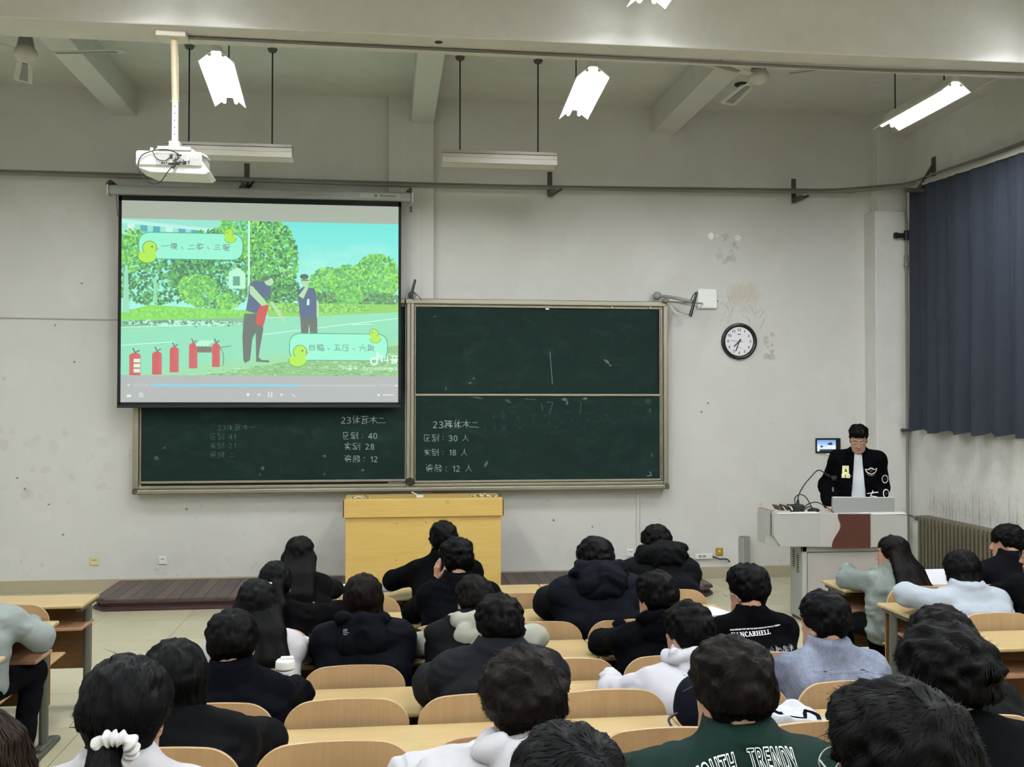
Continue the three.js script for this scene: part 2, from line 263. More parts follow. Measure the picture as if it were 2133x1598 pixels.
for (const [x0, x1, px, label] of [[-2.13, -0.93, [-1.92, -1.13], 'switched off white board lamp hanging left, behind the projector pole'], [0.53, 1.68, [0.71, 1.5], 'switched off white board lamp hanging above the chalkboard']]) {
  const t = thing('board_lamp', label, 'ceiling lamp', [(x0 + x1) / 2, 4.44, 1.47]); const w = (x1 - x0) / 2;
  part('reflector', ext([[-0.1, 0.03], [-0.11, 0.028], [-0.02, -0.0], [0.03, 0], [0.09, -0.03], [0.1, 0.075], [0.09, 0.08], [0.085, 0.0], [0.03, 0.02], [-0.02, 0.02]], 2 * w).rotateY(Math.PI / 2).translate(-w, 0.02, 0), plasterWhite, t);
  part('face_plate', rb(-w, w, -0.005, 0.088, 0.075, 0.1, 0.004), std(0xb5b0a6, 0.8), t);
  part('housing', rb(-w, w, 0.095, 0.125, -0.04, 0.09, 0.004), std(0xa5a096, 0.8), t);
  for (const p of px) { part('hanging_rod', rod([p - (x0 + x1) / 2, 0.1, 0], [p - (x0 + x1) / 2, 1.08, 0], 0.008, 0.008, 6), rodMat, t); part('ceiling_rose', new THREE.CylinderGeometry(0.05, 0.035, 0.03, 20).translate(p - (x0 + x1) / 2, 1.065, 0), std(0x55534d, 0.7), t); }
}
solo('ceiling_hole', new THREE.CylinderGeometry(0.07, 0.07, 0.02, 20).translate(3.8, 5.512, 1.0), blackMat, 'dark round hole in the ceiling beyond the right fan', 'hole');

// ---------------------------------------------------------------- ceiling fans
function fan(x, z, a0, label) {
  const t = thing('ceiling_fan', label, 'fan', [x, 4.69, z]); const m = std(0xb5b5aa, 0.5), md = std(0x77776e, 0.55);
  part('down_rod', rod([0, 0.15, 0], [0, 0.81, 0], 0.013), md, t);
  part('motor', new THREE.LatheGeometry([[0.001, -0.07], [0.05, -0.055], [0.08, -0.028], [0.086, 0], [0.078, 0.025], [0.06, 0.05], [0.05, 0.055], [0.001, 0.055]].map((p) => new THREE.Vector2(...p)), 28), m, t);
  part('canopy', new THREE.LatheGeometry([[0.001, 0.05], [0.062, 0.05], [0.055, 0.09], [0.045, 0.15], [0.028, 0.175], [0.001, 0.178]].map((p) => new THREE.Vector2(...p)), 20), md, t);
  for (let k = 0; k < 3; k++) {
    const s = [[0.1, -0.03], [0.22, -0.035], [0.28, -0.06], [0.74, -0.07], [0.77, -0.05], [0.77, 0.05], [0.74, 0.07], [0.28, 0.055], [0.22, 0.03], [0.1, 0.03]];
    const g = ext(s, 0.006, 0.001); g.rotateX(-Math.PI / 2 + 0.16); g.rotateY(a0 + k * 2.0944);
    const b = part('blade', g, m, t);
    const s2 = ext([[0.24, -0.02], [0.7, -0.035], [0.7, 0.03], [0.24, 0.015]], 0.006); s2.rotateX(-Math.PI / 2 + 0.16); s2.translate(0, -0.006, 0); s2.rotateY(a0 + k * 2.0944); part('blade_rib', s2, md, b);
  }
}
fan(-2.72, 3.55, -0.17, 'grey three blade ceiling fan hanging left of the projector pole');
fan(2.97, 3.7, -0.52, 'grey three blade ceiling fan hanging between the two right lamps');

// ---------------------------------------------------------------- hand-drawn Chinese characters (strokes on a 10 x 10 grid)
const GL = {
  一: '0594', 二: '2373 0898', 三: '2282 2575 0898', 四: '1282881812 3235 6265 2575', 五: '1181 4138 2575 7578 0898', 六: '5052 0494 3519 6599', 人: '50524619 536699', 体: '3014 2329 4393 6069 633648 636698 5777',
  育: '5051 1191 4124748373 252919 257574897 3777 2969', 本: '0393 5059 532608 537698 3676', 应: '5051 1181 1119 3547 5466 7347 2989', 到: '0151 2104543 2458 0757 0959 7277 909989', 实: '5051 131292 3345 2445 1686 5357 5529 5789',
  请: '1021 14242837 4191 4393 3595 6015 3646 457585 467686 4749 8789', 假: '2013 1319 3137 3171 7174 3474 3577 3959 8193 8195 7699 9679', 舞: '2101 1191 1494 0696 2126 4146 6166 7176 2708 2729 7787 7679 5797', 蹈: '1131341411 2427 1719 2727 6051 4251 7261 5547 5559 9559 5798 5888',
  提: '0333 2028 0626 4181844441 4282 3595 6568 6686 4649 4699', 拔: '0333 2028 0626 3292 5038 4796 7549 7182', 握: '0333 2028 0626 4191944441 4139 5595 6547 5787 6668 5999 4999', 瞄: '0131381801 0333 0535 4292 5053 7073 4595994945 4797 7579', 压: '1191 1109 3484 6468 2989 7687',
  射: '2011 1151585848 1117 1353 1555 0757 4709 6393 8389 7986 6576', 抖: '0333 2028 0626 5152 5354 4696 8189', 音: '5051 1191 3234 7264 0595 2676 2629 7679 2979 2777', 号: '2171742421 0595 3646 4678 7858', 拨: '0333 2028', '：': '4344 4748', '、': '3558' };
function strokeText(g, txt, x, y, s, color, w, jit = 0, seed = 1, adv = 1.12) {
  const r = rng(seed); g.strokeStyle = color; g.lineWidth = w; g.lineCap = 'round'; g.lineJoin = 'round';
  for (const ch of txt) {
    const q = GL[ch];
    if (q) { for (const st of q.split(' ')) { g.beginPath(); for (let i = 0; i + 1 < st.length; i += 2) { const px = x + (+st[i] / 10 + (r() - 0.5) * jit) * s, py = y + (+st[i + 1] / 10 + (r() - 0.5) * jit) * s; i ? g.lineTo(px, py) : g.moveTo(px, py); } g.stroke(); } x += s * adv; }
    else if (ch === ' ') x += s * 0.5;
    else { g.save(); g.translate(x, y + s * 0.92); g.rotate((r() - 0.5) * jit); g.fillStyle = color; g.font = `${Math.round(s * 1.05)}px sans-serif`; g.fillText(ch, 0, 0); g.restore(); x += s * (ch === ':' || ch === '1' ? 0.48 : 0.66); }
  }
  return x;
}
// ---------------------------------------------------------------- chalkboard
function boardTex(W, H, draw, seed) {
  const w = 1024, h = Math.round(1024 * H / W), [c, g] = canvas(w, h), r = rng(seed); g.fillStyle = 'rgb(19,37,33)'; g.fillRect(0, 0, w, h);
  for (let i = 0; i < 260; i++) { const d = r() < 0.6 ? '120,140,134' : '8,20,20'; g.strokeStyle = `rgba(${d},${0.015 + r() * 0.03})`; g.lineWidth = 8 + r() * 26; const x = r() * w, y = r() * h; g.beginPath(); g.moveTo(x, y); g.quadraticCurveTo(x + r() * 90 - 20, y + r() * 30 - 15, x + r() * 160 - 60, y + r() * 80 - 40); g.stroke(); }   // eraser swipes
  for (let i = 0; i < 240; i++) { g.fillStyle = `rgba(190,200,194,${0.06 + r() * 0.18})`; g.fillRect(r() * w, r() * h, 1 + r() * 2.5, 1 + r() * 2); }
  if (draw) draw(g, w / W, h, r); return new THREE.MeshPhysicalMaterial({ map: ctex(c), roughness: 0.8, specularIntensity: 0.3 });
}
const CH = 'rgba(205,214,206,0.66)', CHF = 'rgba(180,192,184,0.3)';
const smudge = (g, x, y, a, b, rot, o) => { g.fillStyle = `rgba(205,212,206,${o})`; for (let k = 0; k < 5; k++) { g.beginPath(); g.ellipse(x + k * 0.8, y - k * 0.6, a * (1 - k * 0.12), b * (1 - k * 0.1), rot, 0, 7); g.fill(); } };
{
  const b = thing('chalkboard', 'long dark green sliding chalkboard in an aluminium frame with chalk class counts', 'chalkboard', [0, 0, 0]);
  const Z = 0.1;
  const backing = part('backing', bx(-2.7, 3.2, 1.08, 3.2, 0.0, 0.06), darkSteel, b);
  // left half (upper part hidden behind the screen)
  const lw = 2.86, lx = -2.66;
  const left = boardTex(lw, 0.98, (g, s, h, r) => {
    const X = (x) => (x - lx) * s, Y = (y) => (2.17 - y) * s;
    strokeText(g, '23体育本二', X(-0.52), Y(1.91), 34, CH, 2.2, 0.1, 4, 0.98); strokeText(g, '应到：40', X(-0.5), Y(1.73), 30, CH, 2, 0.09, 6); strokeText(g, '实到 28', X(-0.48), Y(1.61), 30, CH, 2, 0.1, 7); strokeText(g, '请假：12', X(-0.48), Y(1.47), 30, CH, 2, 0.1, 8);
    strokeText(g, '23体育本一', X(-1.85), Y(1.82), 26, CHF, 1.8, 0.14, 9); strokeText(g, '应到 41', X(-1.93), Y(1.72), 26, CHF, 1.8, 0.12, 10); strokeText(g, '实到 21', X(-1.93), Y(1.62), 26, CHF, 1.8, 0.13, 12); strokeText(g, '请假 二', X(-1.93), Y(1.52), 26, CHF, 1.8, 0.14, 13);
    smudge(g, X(-2.5), Y(1.45), 12, 9, 0.6, 0.07); smudge(g, X(-1.37), Y(1.33), 8, 9, 0, 0.09); smudge(g, X(-1.4), Y(1.26), 5, 8, 0.4, 0.05); smudge(g, X(-0.7), Y(1.46), 8, 6, 0.3, 0.08); smudge(g, X(-0.7), Y(1.26), 6, 8, 0.3, 0.05); smudge(g, X(-2.42), Y(1.56), 7, 3, -0.5, 0.1); smudge(g, X(-0.28), Y(1.3), 8, 5, 0, 0.1);
  }, 41);
  const flat = (x0, x1, y0, y1, z0, z1) => { const g = bx(x0, x1, y0, y1, z0, z1), p = g.attributes.position, u = g.attributes.uv; for (let i = 0; i < p.count; i++) u.setXY(i, (p.getX(i) - x0) / (x1 - x0), (p.getY(i) - y0) / (y1 - y0)); return g; };
  part('board_panel', flat(lx, 0.2, 1.19, 2.17, 0.112, 0.135), left, b);
  part('board_panel', flat(lx, 0.2, 2.17, 3.14, 0.092, 0.106), boardTex(lw, 0.97, null, 42), b);
  const rx = 0.3, rw = 2.83;
  part('board_panel', flat(rx, rx + rw, 1.17, 2.13, 0.112, 0.135), boardTex(rw, 0.96, (g, s, h, r) => {
    const X = (x) => (x - rx) * s, Y = (y) => (2.13 - y) * s;
    strokeText(g, '23舞体本二', X(0.5), Y(1.86), 36, CH, 2.2, 0.08, 24, 1.0); strokeText(g, '应到：30 人', X(0.4), Y(1.7), 30, CH, 2, 0.09, 25); strokeText(g, '实到：18 人', X(0.4), Y(1.54), 30, CH, 2, 0.1, 26); strokeText(g, '请假：12 人', X(0.42), Y(1.36), 32, CH, 2, 0.09, 27);
    smudge(g, X(1.1), Y(1.36), 7, 16, 0.5, 0.09); smudge(g, X(2.0), Y(2.09), 15, 7, 0.2, 0.1); smudge(g, X(2.03), Y(2.05), 6, 10, 0.2, 0.09); smudge(g, X(2.24), Y(2.1), 12, 6, 0, 0.1); smudge(g, X(1.35), Y(2.07), 18, 7, 0.5, 0.05); smudge(g, X(1.0), Y(2.11), 30, 5, 0.15, 0.06); smudge(g, X(2.98), Y(2.07), 16, 14, 0.5, 0.035); smudge(g, X(3.02), Y(1.45), 5, 12, 0, 0.05); smudge(g, X(3.0), Y(1.96), 5, 10, 0, 0.05);
    g.strokeStyle = 'rgba(200,208,202,0.3)'; g.lineWidth = 2.5; for (const st of [[[1.74, 2.05], [1.75, 1.96]], [[1.8, 2.06], [1.87, 2.06], [1.83, 1.93]], [[2.2, 2.06], [2.18, 1.93]], [[1.55, 2.1], [1.68, 2.09]]]) { g.beginPath(); st.forEach((p, i) => i ? g.lineTo(X(p[0]), Y(p[1])) : g.moveTo(X(p[0]), Y(p[1]))); g.stroke(); }
    g.strokeStyle = 'rgba(220,226,220,0.7)'; g.beginPath(); g.moveTo(X(3.0), Y(1.26)); g.lineTo(X(3.02), Y(1.22)); g.lineTo(X(2.97), Y(1.21)); g.stroke();
    for (let i = 0; i < 50; i++) smudge(g, X(1.0 + r() * 1.6), Y(1.75 + r() * 0.2), 4 + r() * 14, 2 + r() * 6, r() * 3, 0.012);
  }, 43), b);
  part('board_panel', flat(rx, 3.11, 2.15, 3.13, 0.092, 0.106), boardTex(2.81, 0.94, (g, s, h, r) => {
    const X = (x) => (x - rx) * s, Y = (y) => (3.13 - y) * s;
    g.strokeStyle = 'rgba(220,226,220,0.6)'; g.lineWidth = 2; g.beginPath(); g.moveTo(X(1.84), Y(2.66)); g.lineTo(X(1.87), Y(2.3)); g.stroke(); smudge(g, X(2.5), Y(2.55), 17, 6, 0.6, 0.12); smudge(g, X(2.54), Y(2.51), 7, 4, 0.6, 0.12); smudge(g, X(0.92), Y(2.31), 8, 3, -0.4, 0.14); smudge(g, X(0.96), Y(2.36), 6, 6, 0, 0.06);
    g.beginPath(); g.moveTo(X(0.65), Y(2.27)); g.lineTo(X(0.65), Y(2.23)); g.stroke(); smudge(g, X(0.52), Y(3.03), 10, 4, -0.2, 0.05);
  }, 44), b);
  for (const [x0, x1, y] of [[-2.66, 0.2, 1.175], [0.3, 3.13, 1.155], [0.3, 3.13, 2.13]]) part('panel_rail', rb(x0, x1, y, y + 0.026, 0.1, 0.15, 0.006), steelMat, b);
  for (const x of [-2.672, 0.19, 0.296, 3.118]) part('panel_stile', rb(x, x + 0.014, 1.17, 3.14, 0.09, 0.142, 0.004), steelMat, b);
  part('top_rail', [rb(0.19, 3.2, 3.165, 3.225, 0, 0.17, 0.012), rb(0.21, 3.19, 3.135, 3.17, 0, 0.13, 0.008), rb(-2.74, 0.19, 3.165, 3.225, 0, 0.15, 0.012)], steelMat, b);
  part('bottom_rail', [rb(-2.74, 3.22, 1.06, 1.115, 0, 0.19, 0.016), rb(-2.7, 3.18, 1.115, 1.15, 0, 0.15, 0.008)], steelMat, b);
  for (const [x0, x1] of [[-2.74, -2.68], [-2.68, -2.655], [0.205, 0.25], [0.25, 0.292], [3.135, 3.16], [3.16, 3.215]]) part('post', rb(x0, x1, 1.1, 3.2, 0, x0 === -2.68 || x0 === 3.135 ? 0.14 : 0.165, 0.01), steelMat, b);
  part('corner_cap', rod([0.248, 1.17, 0.16], [0.248, 1.17, 0.185], 0.05, 0.045, 18), blackMat, b);
  for (const x of [-2.71, 3.19]) part('corner_cap', rod([x, 1.1, 0.17], [x, 1.1, 0.195], 0.03, 0.026, 14), darkSteel, b);
  part('magnet', rb(1.78, 1.825, 3.115, 3.135, 0.13, 0.16, 0.006), whitePlastic, b);
  for (const x of [2.55, 3.0]) part('clip', rb(x, x + 0.01, 3.14, 3.18, 0.13, 0.16, 0.003), whitePlastic, b);
}
// folding arms over the board ends
function boardArm(x, y, flip, label) {
  const t = thing('swivel_arm', label, 'bracket', [x, y, 0.18]); const f = flip;
  part('ball_joint', new THREE.SphereGeometry(0.05, 20, 14).translate(0, 0.02, -0.1), greyPlastic, t);
  if (f > 0) {
    part('base', new THREE.SphereGeometry(0.04, 16, 10).scale(1.2, 0.7, 1).translate(0.07, -0.05, 0), steelMat, t);
    part('tube', [tube([[0, 0.02, -0.1], [0.12, -0.01, 0.05], [0.3, -0.06, 0.14], [0.34, -0.07, 0.16]], 0.018, 20, 8), rod([0.1, -0.06, 0.02], [0.5, -0.075, 0.02], 0.01)], greyPlastic, t);
    for (const k of [0, 1, 2]) part('cable', tube([[0.1, -0.04, 0], [0.2, -0.16 - k * 0.02, 0.01], [0.33 + k * 0.03, -0.2 + k * 0.015, 0.02], [0.45, -0.15, 0], [0.54, -0.07 + k * 0.008, -0.06]], 0.004, 30, 5), k ? whitePlastic : greyPlastic, t);
    part('camera_bar', rod([0.31, -0.24, 0.17], [0.39, 0.04, 0.17], 0.02, 0.014), blackGloss, t);
    part('clamp', tube([[0.32, -0.06, 0.17], [0.345, 0.0, 0.17], [0.385, 0.04, 0.17]], 0.006), blackMat, t);
  } else {
    part('tube', rod([0, 0, -0.08], [0.02, -0.04, 0.02], 0.014), greyPlastic, t);
    part('camera_bar', rod([-0.02, -0.02, 0.05], [0.03, 0.18, 0.05], 0.018, 0.014), blackGloss, t);
    part('cable', tube([[0, 0.04, 0.04], [0.06, 0, 0.04], [0.1, -0.045, 0.02]], 0.004), blackMat, t);
  }
  return t;
}
boardArm(3.11, 3.28, 1, 'grey swivel arm with black bar at the right top corner of the chalkboard');
boardArm(0.27, 3.25, -1, 'short black camera bar on the chalkboard top beside the screen');

// ---------------------------------------------------------------- projection screen and its picture
function screenPicture() {
  const w = 1024, h = 756, [c, g] = canvas(w, h), r = rng(88);
  g.fillStyle = 'rgb(170,180,165)'; g.fillRect(0, 0, w, h);
  const y0 = 68, y1 = 655;                                             // film area
  const P = (x, y) => [x * w, y0 + y * (y1 - y0)];
  const poly = (pts, f) => { g.fillStyle = f; g.beginPath(); pts.forEach((p, i) => { const q = P(...p); i ? g.lineTo(...q) : g.moveTo(...q); }); g.closePath(); g.fill(); };
  g.save(); g.beginPath(); g.rect(0, y0, w, y1 - y0); g.clip();
  const sky = g.createLinearGradient(0, y0, 0, y0 + 330); sky.addColorStop(0, 'rgb(110,236,228)'); sky.addColorStop(1, 'rgb(160,246,232)'); g.fillStyle = sky; g.fillRect(0, y0, w, y1 - y0);
  for (let i = 0; i < 60; i++) { g.fillStyle = 'rgba(220,255,246,0.06)'; g.beginPath(); g.ellipse(640 + r() * 340, y0 + 90 + r() * 160, 20 + r() * 50, 8 + r() * 24, 0, 0, 7); g.fill(); }
  // building behind the trees
  poly([[0, 0], [0.4, 0], [0.4, 0.16], [0, 0.12]], 'rgb(150,236,216)'); for (let i = 0; i < 9; i++) poly([[0.02 + i * 0.045, 0.02 + i * 0.006], [0.045 + i * 0.045, 0.024 + i * 0.006], [0.045 + i * 0.045, 0.08 + i * 0.004], [0.02 + i * 0.045, 0.075 + i * 0.004]], i % 3 ? 'rgb(76,176,196)' : 'rgb(205,250,236)');
  for (const [a, b] of [[0.085, 0.1], [0.005, 0.02]]) poly([[0, a], [0.4, a + 0.06], [0.4, b + 0.065], [0, b + 0.01]], 'rgb(190,248,232)');
  const leaf = (cx, cy, rx, ry, n, cols) => { for (let i = 0; i < n; i++) { const a = r() * 6.283, q = Math.sqrt(r()), [px, py] = P(cx + rx * q * Math.cos(a), cy + ry * q * Math.sin(a)); g.fillStyle = cols[Math.floor(r() * cols.length)]; g.beginPath(); g.ellipse(px, py, 3 + r() * 6, 2 + r() * 3.5, r() * 3, 0, 7); g.fill(); } };
  const dk = ['rgb(60,140,78)', 'rgb(84,172,84)', 'rgb(46,112,78)', 'rgb(112,200,100)'], lt = ['rgb(132,224,84)', 'rgb(100,200,92)', 'rgb(160,240,104)', 'rgb(74,160,84)', 'rgb(96,190,100)'];
  leaf(0.12, 0.33, 0.2, 0.22, 1500, dk); leaf(0.33, 0.32, 0.16, 0.26, 1500, dk); leaf(0.42, 0.1, 0.09, 0.14, 500, lt); leaf(0.53, 0.25, 0.1, 0.27, 1800, [...dk, ...lt]); leaf(0.04, 0.2, 0.06, 0.14, 400, lt);
  leaf(0.74, 0.42, 0.07, 0.13, 700, lt); leaf(0.82, 0.4, 0.07, 0.13, 700, lt); leaf(0.92, 0.36, 0.085, 0.16, 1100, lt); leaf(0.55, 0.45, 0.09, 0.1, 700, dk); leaf(0.82, 0.5, 0.2, 0.05, 900, [...dk, 'rgb(120,150,110)']);
  leaf(0.27, 0.45, 0.07, 0.1, 600, lt); leaf(0.38, 0.52, 0.04, 0.05, 250, lt); leaf(0.82, 0.48, 0.05, 0.07, 300, lt);
  poly([[0.38, 0.33], [0.41, 0.3], [0.44, 0.34], [0.44, 0.44], [0.38, 0.44]], 'rgb(186,250,214)'); poly([[0.395, 0.36], [0.42, 0.36], [0.42, 0.42], [0.395, 0.42]], 'rgb(90,170,140)');
  poly([[0, 0.6], [0.1, 0.55], [0.3, 0.57], [0.48, 0.58], [0.48, 0.64], [0, 0.66]], 'rgb(130,226,84)'); leaf(0.2, 0.6, 0.24, 0.025, 500, ['rgb(116,214,84)', 'rgb(150,236,96)']);
  poly([[0.52, 0.53], [1, 0.53], [1, 0.6], [0.52, 0.62]], 'rgb(142,214,92)'); leaf(0.7, 0.56, 0.2, 0.03, 500, ['rgb(160,232,100)', 'rgb(110,190,90)']);
  poly([[0, 0.65], [0.5, 0.63], [1, 0.58], [1, 1], [0, 1]], 'rgb(140,228,188)'); poly([[0, 0.655], [0.46, 0.625], [0.46, 0.65], [0, 0.7]], 'rgb(128,190,150)'); leaf(0.22, 0.665, 0.22, 0.014, 240, ['rgb(186,250,214)', 'rgb(96,150,124)']);
  for (let i = 0; i < 500; i++) { const [px, py] = P(r(), 0.64 + r() * 0.36); g.fillStyle = `rgba(${r() < 0.5 ? '190,255,224' : '96,190,150'},0.12)`; g.fillRect(px, py, 8 + r() * 40, 1.5); }
  for (const [a, b, cx, d] of [[0, 0.695, 0.5, 0.66], [0.0, 0.81, 0.19, 0.785], [0.5, 0.735, 1, 0.62], [0.83, 0.665, 0.9, 0.66]]) { g.strokeStyle = 'rgb(206,255,232)'; g.lineWidth = 3; g.beginPath(); g.moveTo(...P(a, b)); g.lineTo(...P(cx, d)); g.stroke(); }
  poly([[0.02, 1], [0.6, 0.85], [1, 0.75], [1, 1]], 'rgb(150,224,170)'); poly([[0.3, 1], [0.62, 0.9], [1, 0.8], [1, 1]], 'rgb(134,196,128)'); for (let i = 0; i < 900; i++) { const a = r(), b = 0.84 + r() * 0.16; if (b < 1.0 - a * 0.18 + 0.02 || a < 0.3) continue; const [px, py] = P(a, b); g.fillStyle = ['rgb(90,130,84)', 'rgb(180,240,150)', 'rgb(206,246,180)', 'rgb(150,180,100)'][Math.floor(r() * 4)]; g.fillRect(px, py, 4 + r() * 14, 2); }
  poly([[0.448, 0], [0.456, 0], [0.456, 0.5], [0.448, 0.5]], 'rgb(196,255,232)'); poly([[0.012, 0.3], [0.022, 0.3], [0.03, 0.6], [0.004, 0.6]], 'rgb(150,226,188)'); poly([[0.114, 0.38], [0.124, 0.38], [0.126, 0.54], [0.112, 0.54]], 'rgb(140,226,180)');
  // two men with a fire extinguisher
  const navy = 'rgb(72,98,138)', trs = 'rgb(92,104,98)', skin = 'rgb(176,226,168)';
  poly([[0.436, 0.6], [0.5, 0.6], [0.505, 0.7], [0.488, 0.88], [0.5, 0.9], [0.525, 0.9], [0.528, 0.915], [0.48, 0.91], [0.478, 0.72], [0.466, 0.76], [0.458, 0.9], [0.44, 0.92], [0.434, 0.9], [0.43, 0.75]], trs);
  poly([[0.452, 0.42], [0.47, 0.385], [0.5, 0.39], [0.53, 0.42], [0.53, 0.48], [0.505, 0.5], [0.5, 0.61], [0.442, 0.58], [0.45, 0.5]], navy); poly([[0.48, 0.6], [0.5, 0.52], [0.525, 0.55], [0.505, 0.68], [0.478, 0.67]], 'rgb(206,70,70)');
  poly([[0.455, 0.42], [0.465, 0.42], [0.51, 0.51], [0.52, 0.54], [0.5, 0.55], [0.455, 0.47]], skin); poly([[0.525, 0.52], [0.54, 0.52], [0.582, 0.63], [0.59, 0.66], [0.575, 0.65]], skin);
  g.fillStyle = skin; g.beginPath(); g.ellipse(...P(0.525, 0.39), 17, 16, 0.5, 0, 7); g.fill(); g.fillStyle = 'rgb(86,120,96)'; g.beginPath(); g.ellipse(...P(0.513, 0.37), 17, 9, -0.3, 0, 7); g.fill();
  poly([[0.638, 0.61], [0.7, 0.61], [0.702, 0.76], [0.676, 0.76], [0.672, 0.66], [0.665, 0.76], [0.644, 0.76]], trs); poly([[0.628, 0.45], [0.65, 0.42], [0.69, 0.43], [0.7, 0.5], [0.698, 0.62], [0.638, 0.62]], navy); poly([[0.698, 0.5], [0.706, 0.52], [0.708, 0.61], [0.698, 0.62]], skin); poly([[0.632, 0.48], [0.65, 0.5], [0.67, 0.42], [0.66, 0.41], [0.645, 0.45]], skin);
  g.fillStyle = skin; g.beginPath(); g.ellipse(...P(0.655, 0.385), 15, 20, 0, 0, 7); g.fill(); g.fillStyle = 'rgb(70,96,90)'; g.beginPath(); g.ellipse(...P(0.653, 0.355), 16, 10, 0, 0, 7); g.fill(); g.fillRect(...P(0.642, 0.375), 26, 4); poly([[0.664, 0.5], [0.672, 0.5], [0.672, 0.54], [0.662, 0.54]], 'rgb(206,255,236)');
  // row of red extinguishers
  for (const [x, y, ww, hh] of [[0.03, 0.855, 0.04, 0.15], [0.11, 0.845, 0.034, 0.15], [0.172, 0.815, 0.032, 0.165], [0.24, 0.79, 0.03, 0.165], [0.322, 0.79, 0.028, 0.155]]) {
    const [px, py] = P(x, y), W2 = ww * w, H2 = hh * (y1 - y0); const gr = g.createLinearGradient(px, 0, px + W2, 0); gr.addColorStop(0, 'rgb(206,84,84)'); gr.addColorStop(0.5, 'rgb(216,66,76)'); gr.addColorStop(1, 'rgb(198,104,104)');
    g.fillStyle = gr; g.beginPath(); g.moveTo(px, py + H2); g.lineTo(px, py + 10); g.quadraticCurveTo(px + W2 / 2, py - 8, px + W2, py + 10); g.lineTo(px + W2, py + H2); g.fill(); g.strokeStyle = 'rgb(80,96,88)'; g.lineWidth = 4; g.beginPath(); g.moveTo(px + W2 * 0.3, py - 16); g.lineTo(px + W2 * 0.5, py); g.lineTo(px + W2 * 0.9, py - 8); g.stroke();
  }
  g.fillStyle = 'rgb(214,246,216)'; for (const k of [0, 1, 2]) g.fillRect(...P(0.045, 0.895 + k * 0.032), 24, 14);
  g.strokeStyle = 'rgb(200,255,226)'; g.lineWidth = 7; for (let k = 0; k < 4; k++) { g.beginPath(); g.moveTo(...P(0.265 + k * 0.012, 0.81)); g.lineTo(...P(0.285 + k * 0.013, 0.775)); g.stroke(); } g.fillStyle = 'rgb(120,110,96)'; g.fillRect(...P(0.268, 0.815), 54, 22);
  g.strokeStyle = 'rgb(80,140,112)'; g.lineWidth = 3; g.beginPath(); g.moveTo(...P(0.35, 0.82)); g.quadraticCurveTo(...P(0.37, 0.86), ...P(0.36, 0.94)); g.stroke(); g.beginPath(); g.moveTo(...P(0.35, 0.82)); g.lineTo(...P(0.39, 0.81)); g.stroke();
  // caption bubbles with plain yellow chicks
  const chick = (x, y, s, f) => { g.save(); g.translate(...P(x, y)); g.scale(s * f, s); g.fillStyle = 'rgb(176,242,60)'; g.strokeStyle = 'rgb(66,140,70)'; g.lineWidth = 2; g.beginPath(); g.ellipse(0, 22, 30, 22, 0, 0, 7); g.ellipse(8, -8, 23, 23, 0, 0, 7); g.fill(); g.beginPath(); g.ellipse(0, 22, 30, 22, 0, 0.1, 3.4); g.stroke(); g.beginPath(); g.ellipse(8, -8, 23, 23, 0, 2.4, 6.9); g.stroke(); g.fillStyle = 'rgb(70,90,60)'; g.beginPath(); g.arc(16, -12, 3, 0, 7); g.fill(); g.fillStyle = 'rgb(226,140,96)'; g.beginPath(); g.moveTo(27, -10); g.lineTo(38, -5); g.lineTo(28, 0); g.fill(); g.restore(); };
  const bubble = (x0, yy0, x1, yy1) => { const [a, b] = P(x0, yy0), [cc, d] = P(x1, yy1), q = 44; g.fillStyle = 'rgb(150,250,214)'; g.strokeStyle = 'rgb(84,160,132)'; g.lineWidth = 3; g.beginPath(); g.moveTo(a + q, b); g.lineTo(cc - q, b); g.quadraticCurveTo(cc, b, cc, b + q); g.lineTo(cc, d - q); g.quadraticCurveTo(cc, d, cc - q, d); g.lineTo(a + q, d); g.quadraticCurveTo(a, d, a, d - q); g.lineTo(a, b + q); g.quadraticCurveTo(a, b, a + q, b); g.fill(); g.stroke(); };
  bubble(0.06, 0.085, 0.43, 0.255); bubble(0.6, 0.725, 0.96, 0.9); chick(0.09, 0.2, 1.1, 1); chick(0.385, 0.09, 0.72, -1); chick(0.63, 0.86, 1.1, 1); chick(0.915, 0.73, 0.72, -1);
  strokeText(g, '一提、二拔、三握', 144, y0 + 88, 28, 'rgb(92,128,116)', 2, 0.02, 61, 1.13); strokeText(g, '四瞄、五压、六射', 686, y0 + 466, 28, 'rgb(92,128,116)', 2, 0.02, 62, 1.13);
  strokeText(g, '抖音', 956, y0 + 506, 34, 'rgb(220,255,240)', 4, 0, 63, 1.1); g.strokeStyle = 'rgb(220,255,240)'; g.lineWidth = 7; g.beginPath(); g.arc(932, y0 + 530, 12, 0.2, 5.2); g.moveTo(944, y0 + 532); g.lineTo(944, y0 + 498); g.quadraticCurveTo(946, y0 + 508, 956, y0 + 510); g.stroke();
  strokeText(g, '抖音号', 812, y0 + 548, 19, 'rgb(210,255,226)', 2.4, 0, 64, 1.1); g.fillStyle = 'rgb(210,255,226)'; g.font = '21px sans-serif'; g.fillText(': Byxueshangch', 876, y0 + 566);
  g.restore();
  // player bar
  g.fillStyle = 'rgb(176,180,180)'; g.fillRect(0, y1, w, h - y1); g.fillStyle = 'rgb(128,208,236)'; g.fillRect(108, y1 + 32, 548, 9); g.fillStyle = 'rgb(200,206,202)'; g.fillRect(656, y1 + 35, 286, 4);
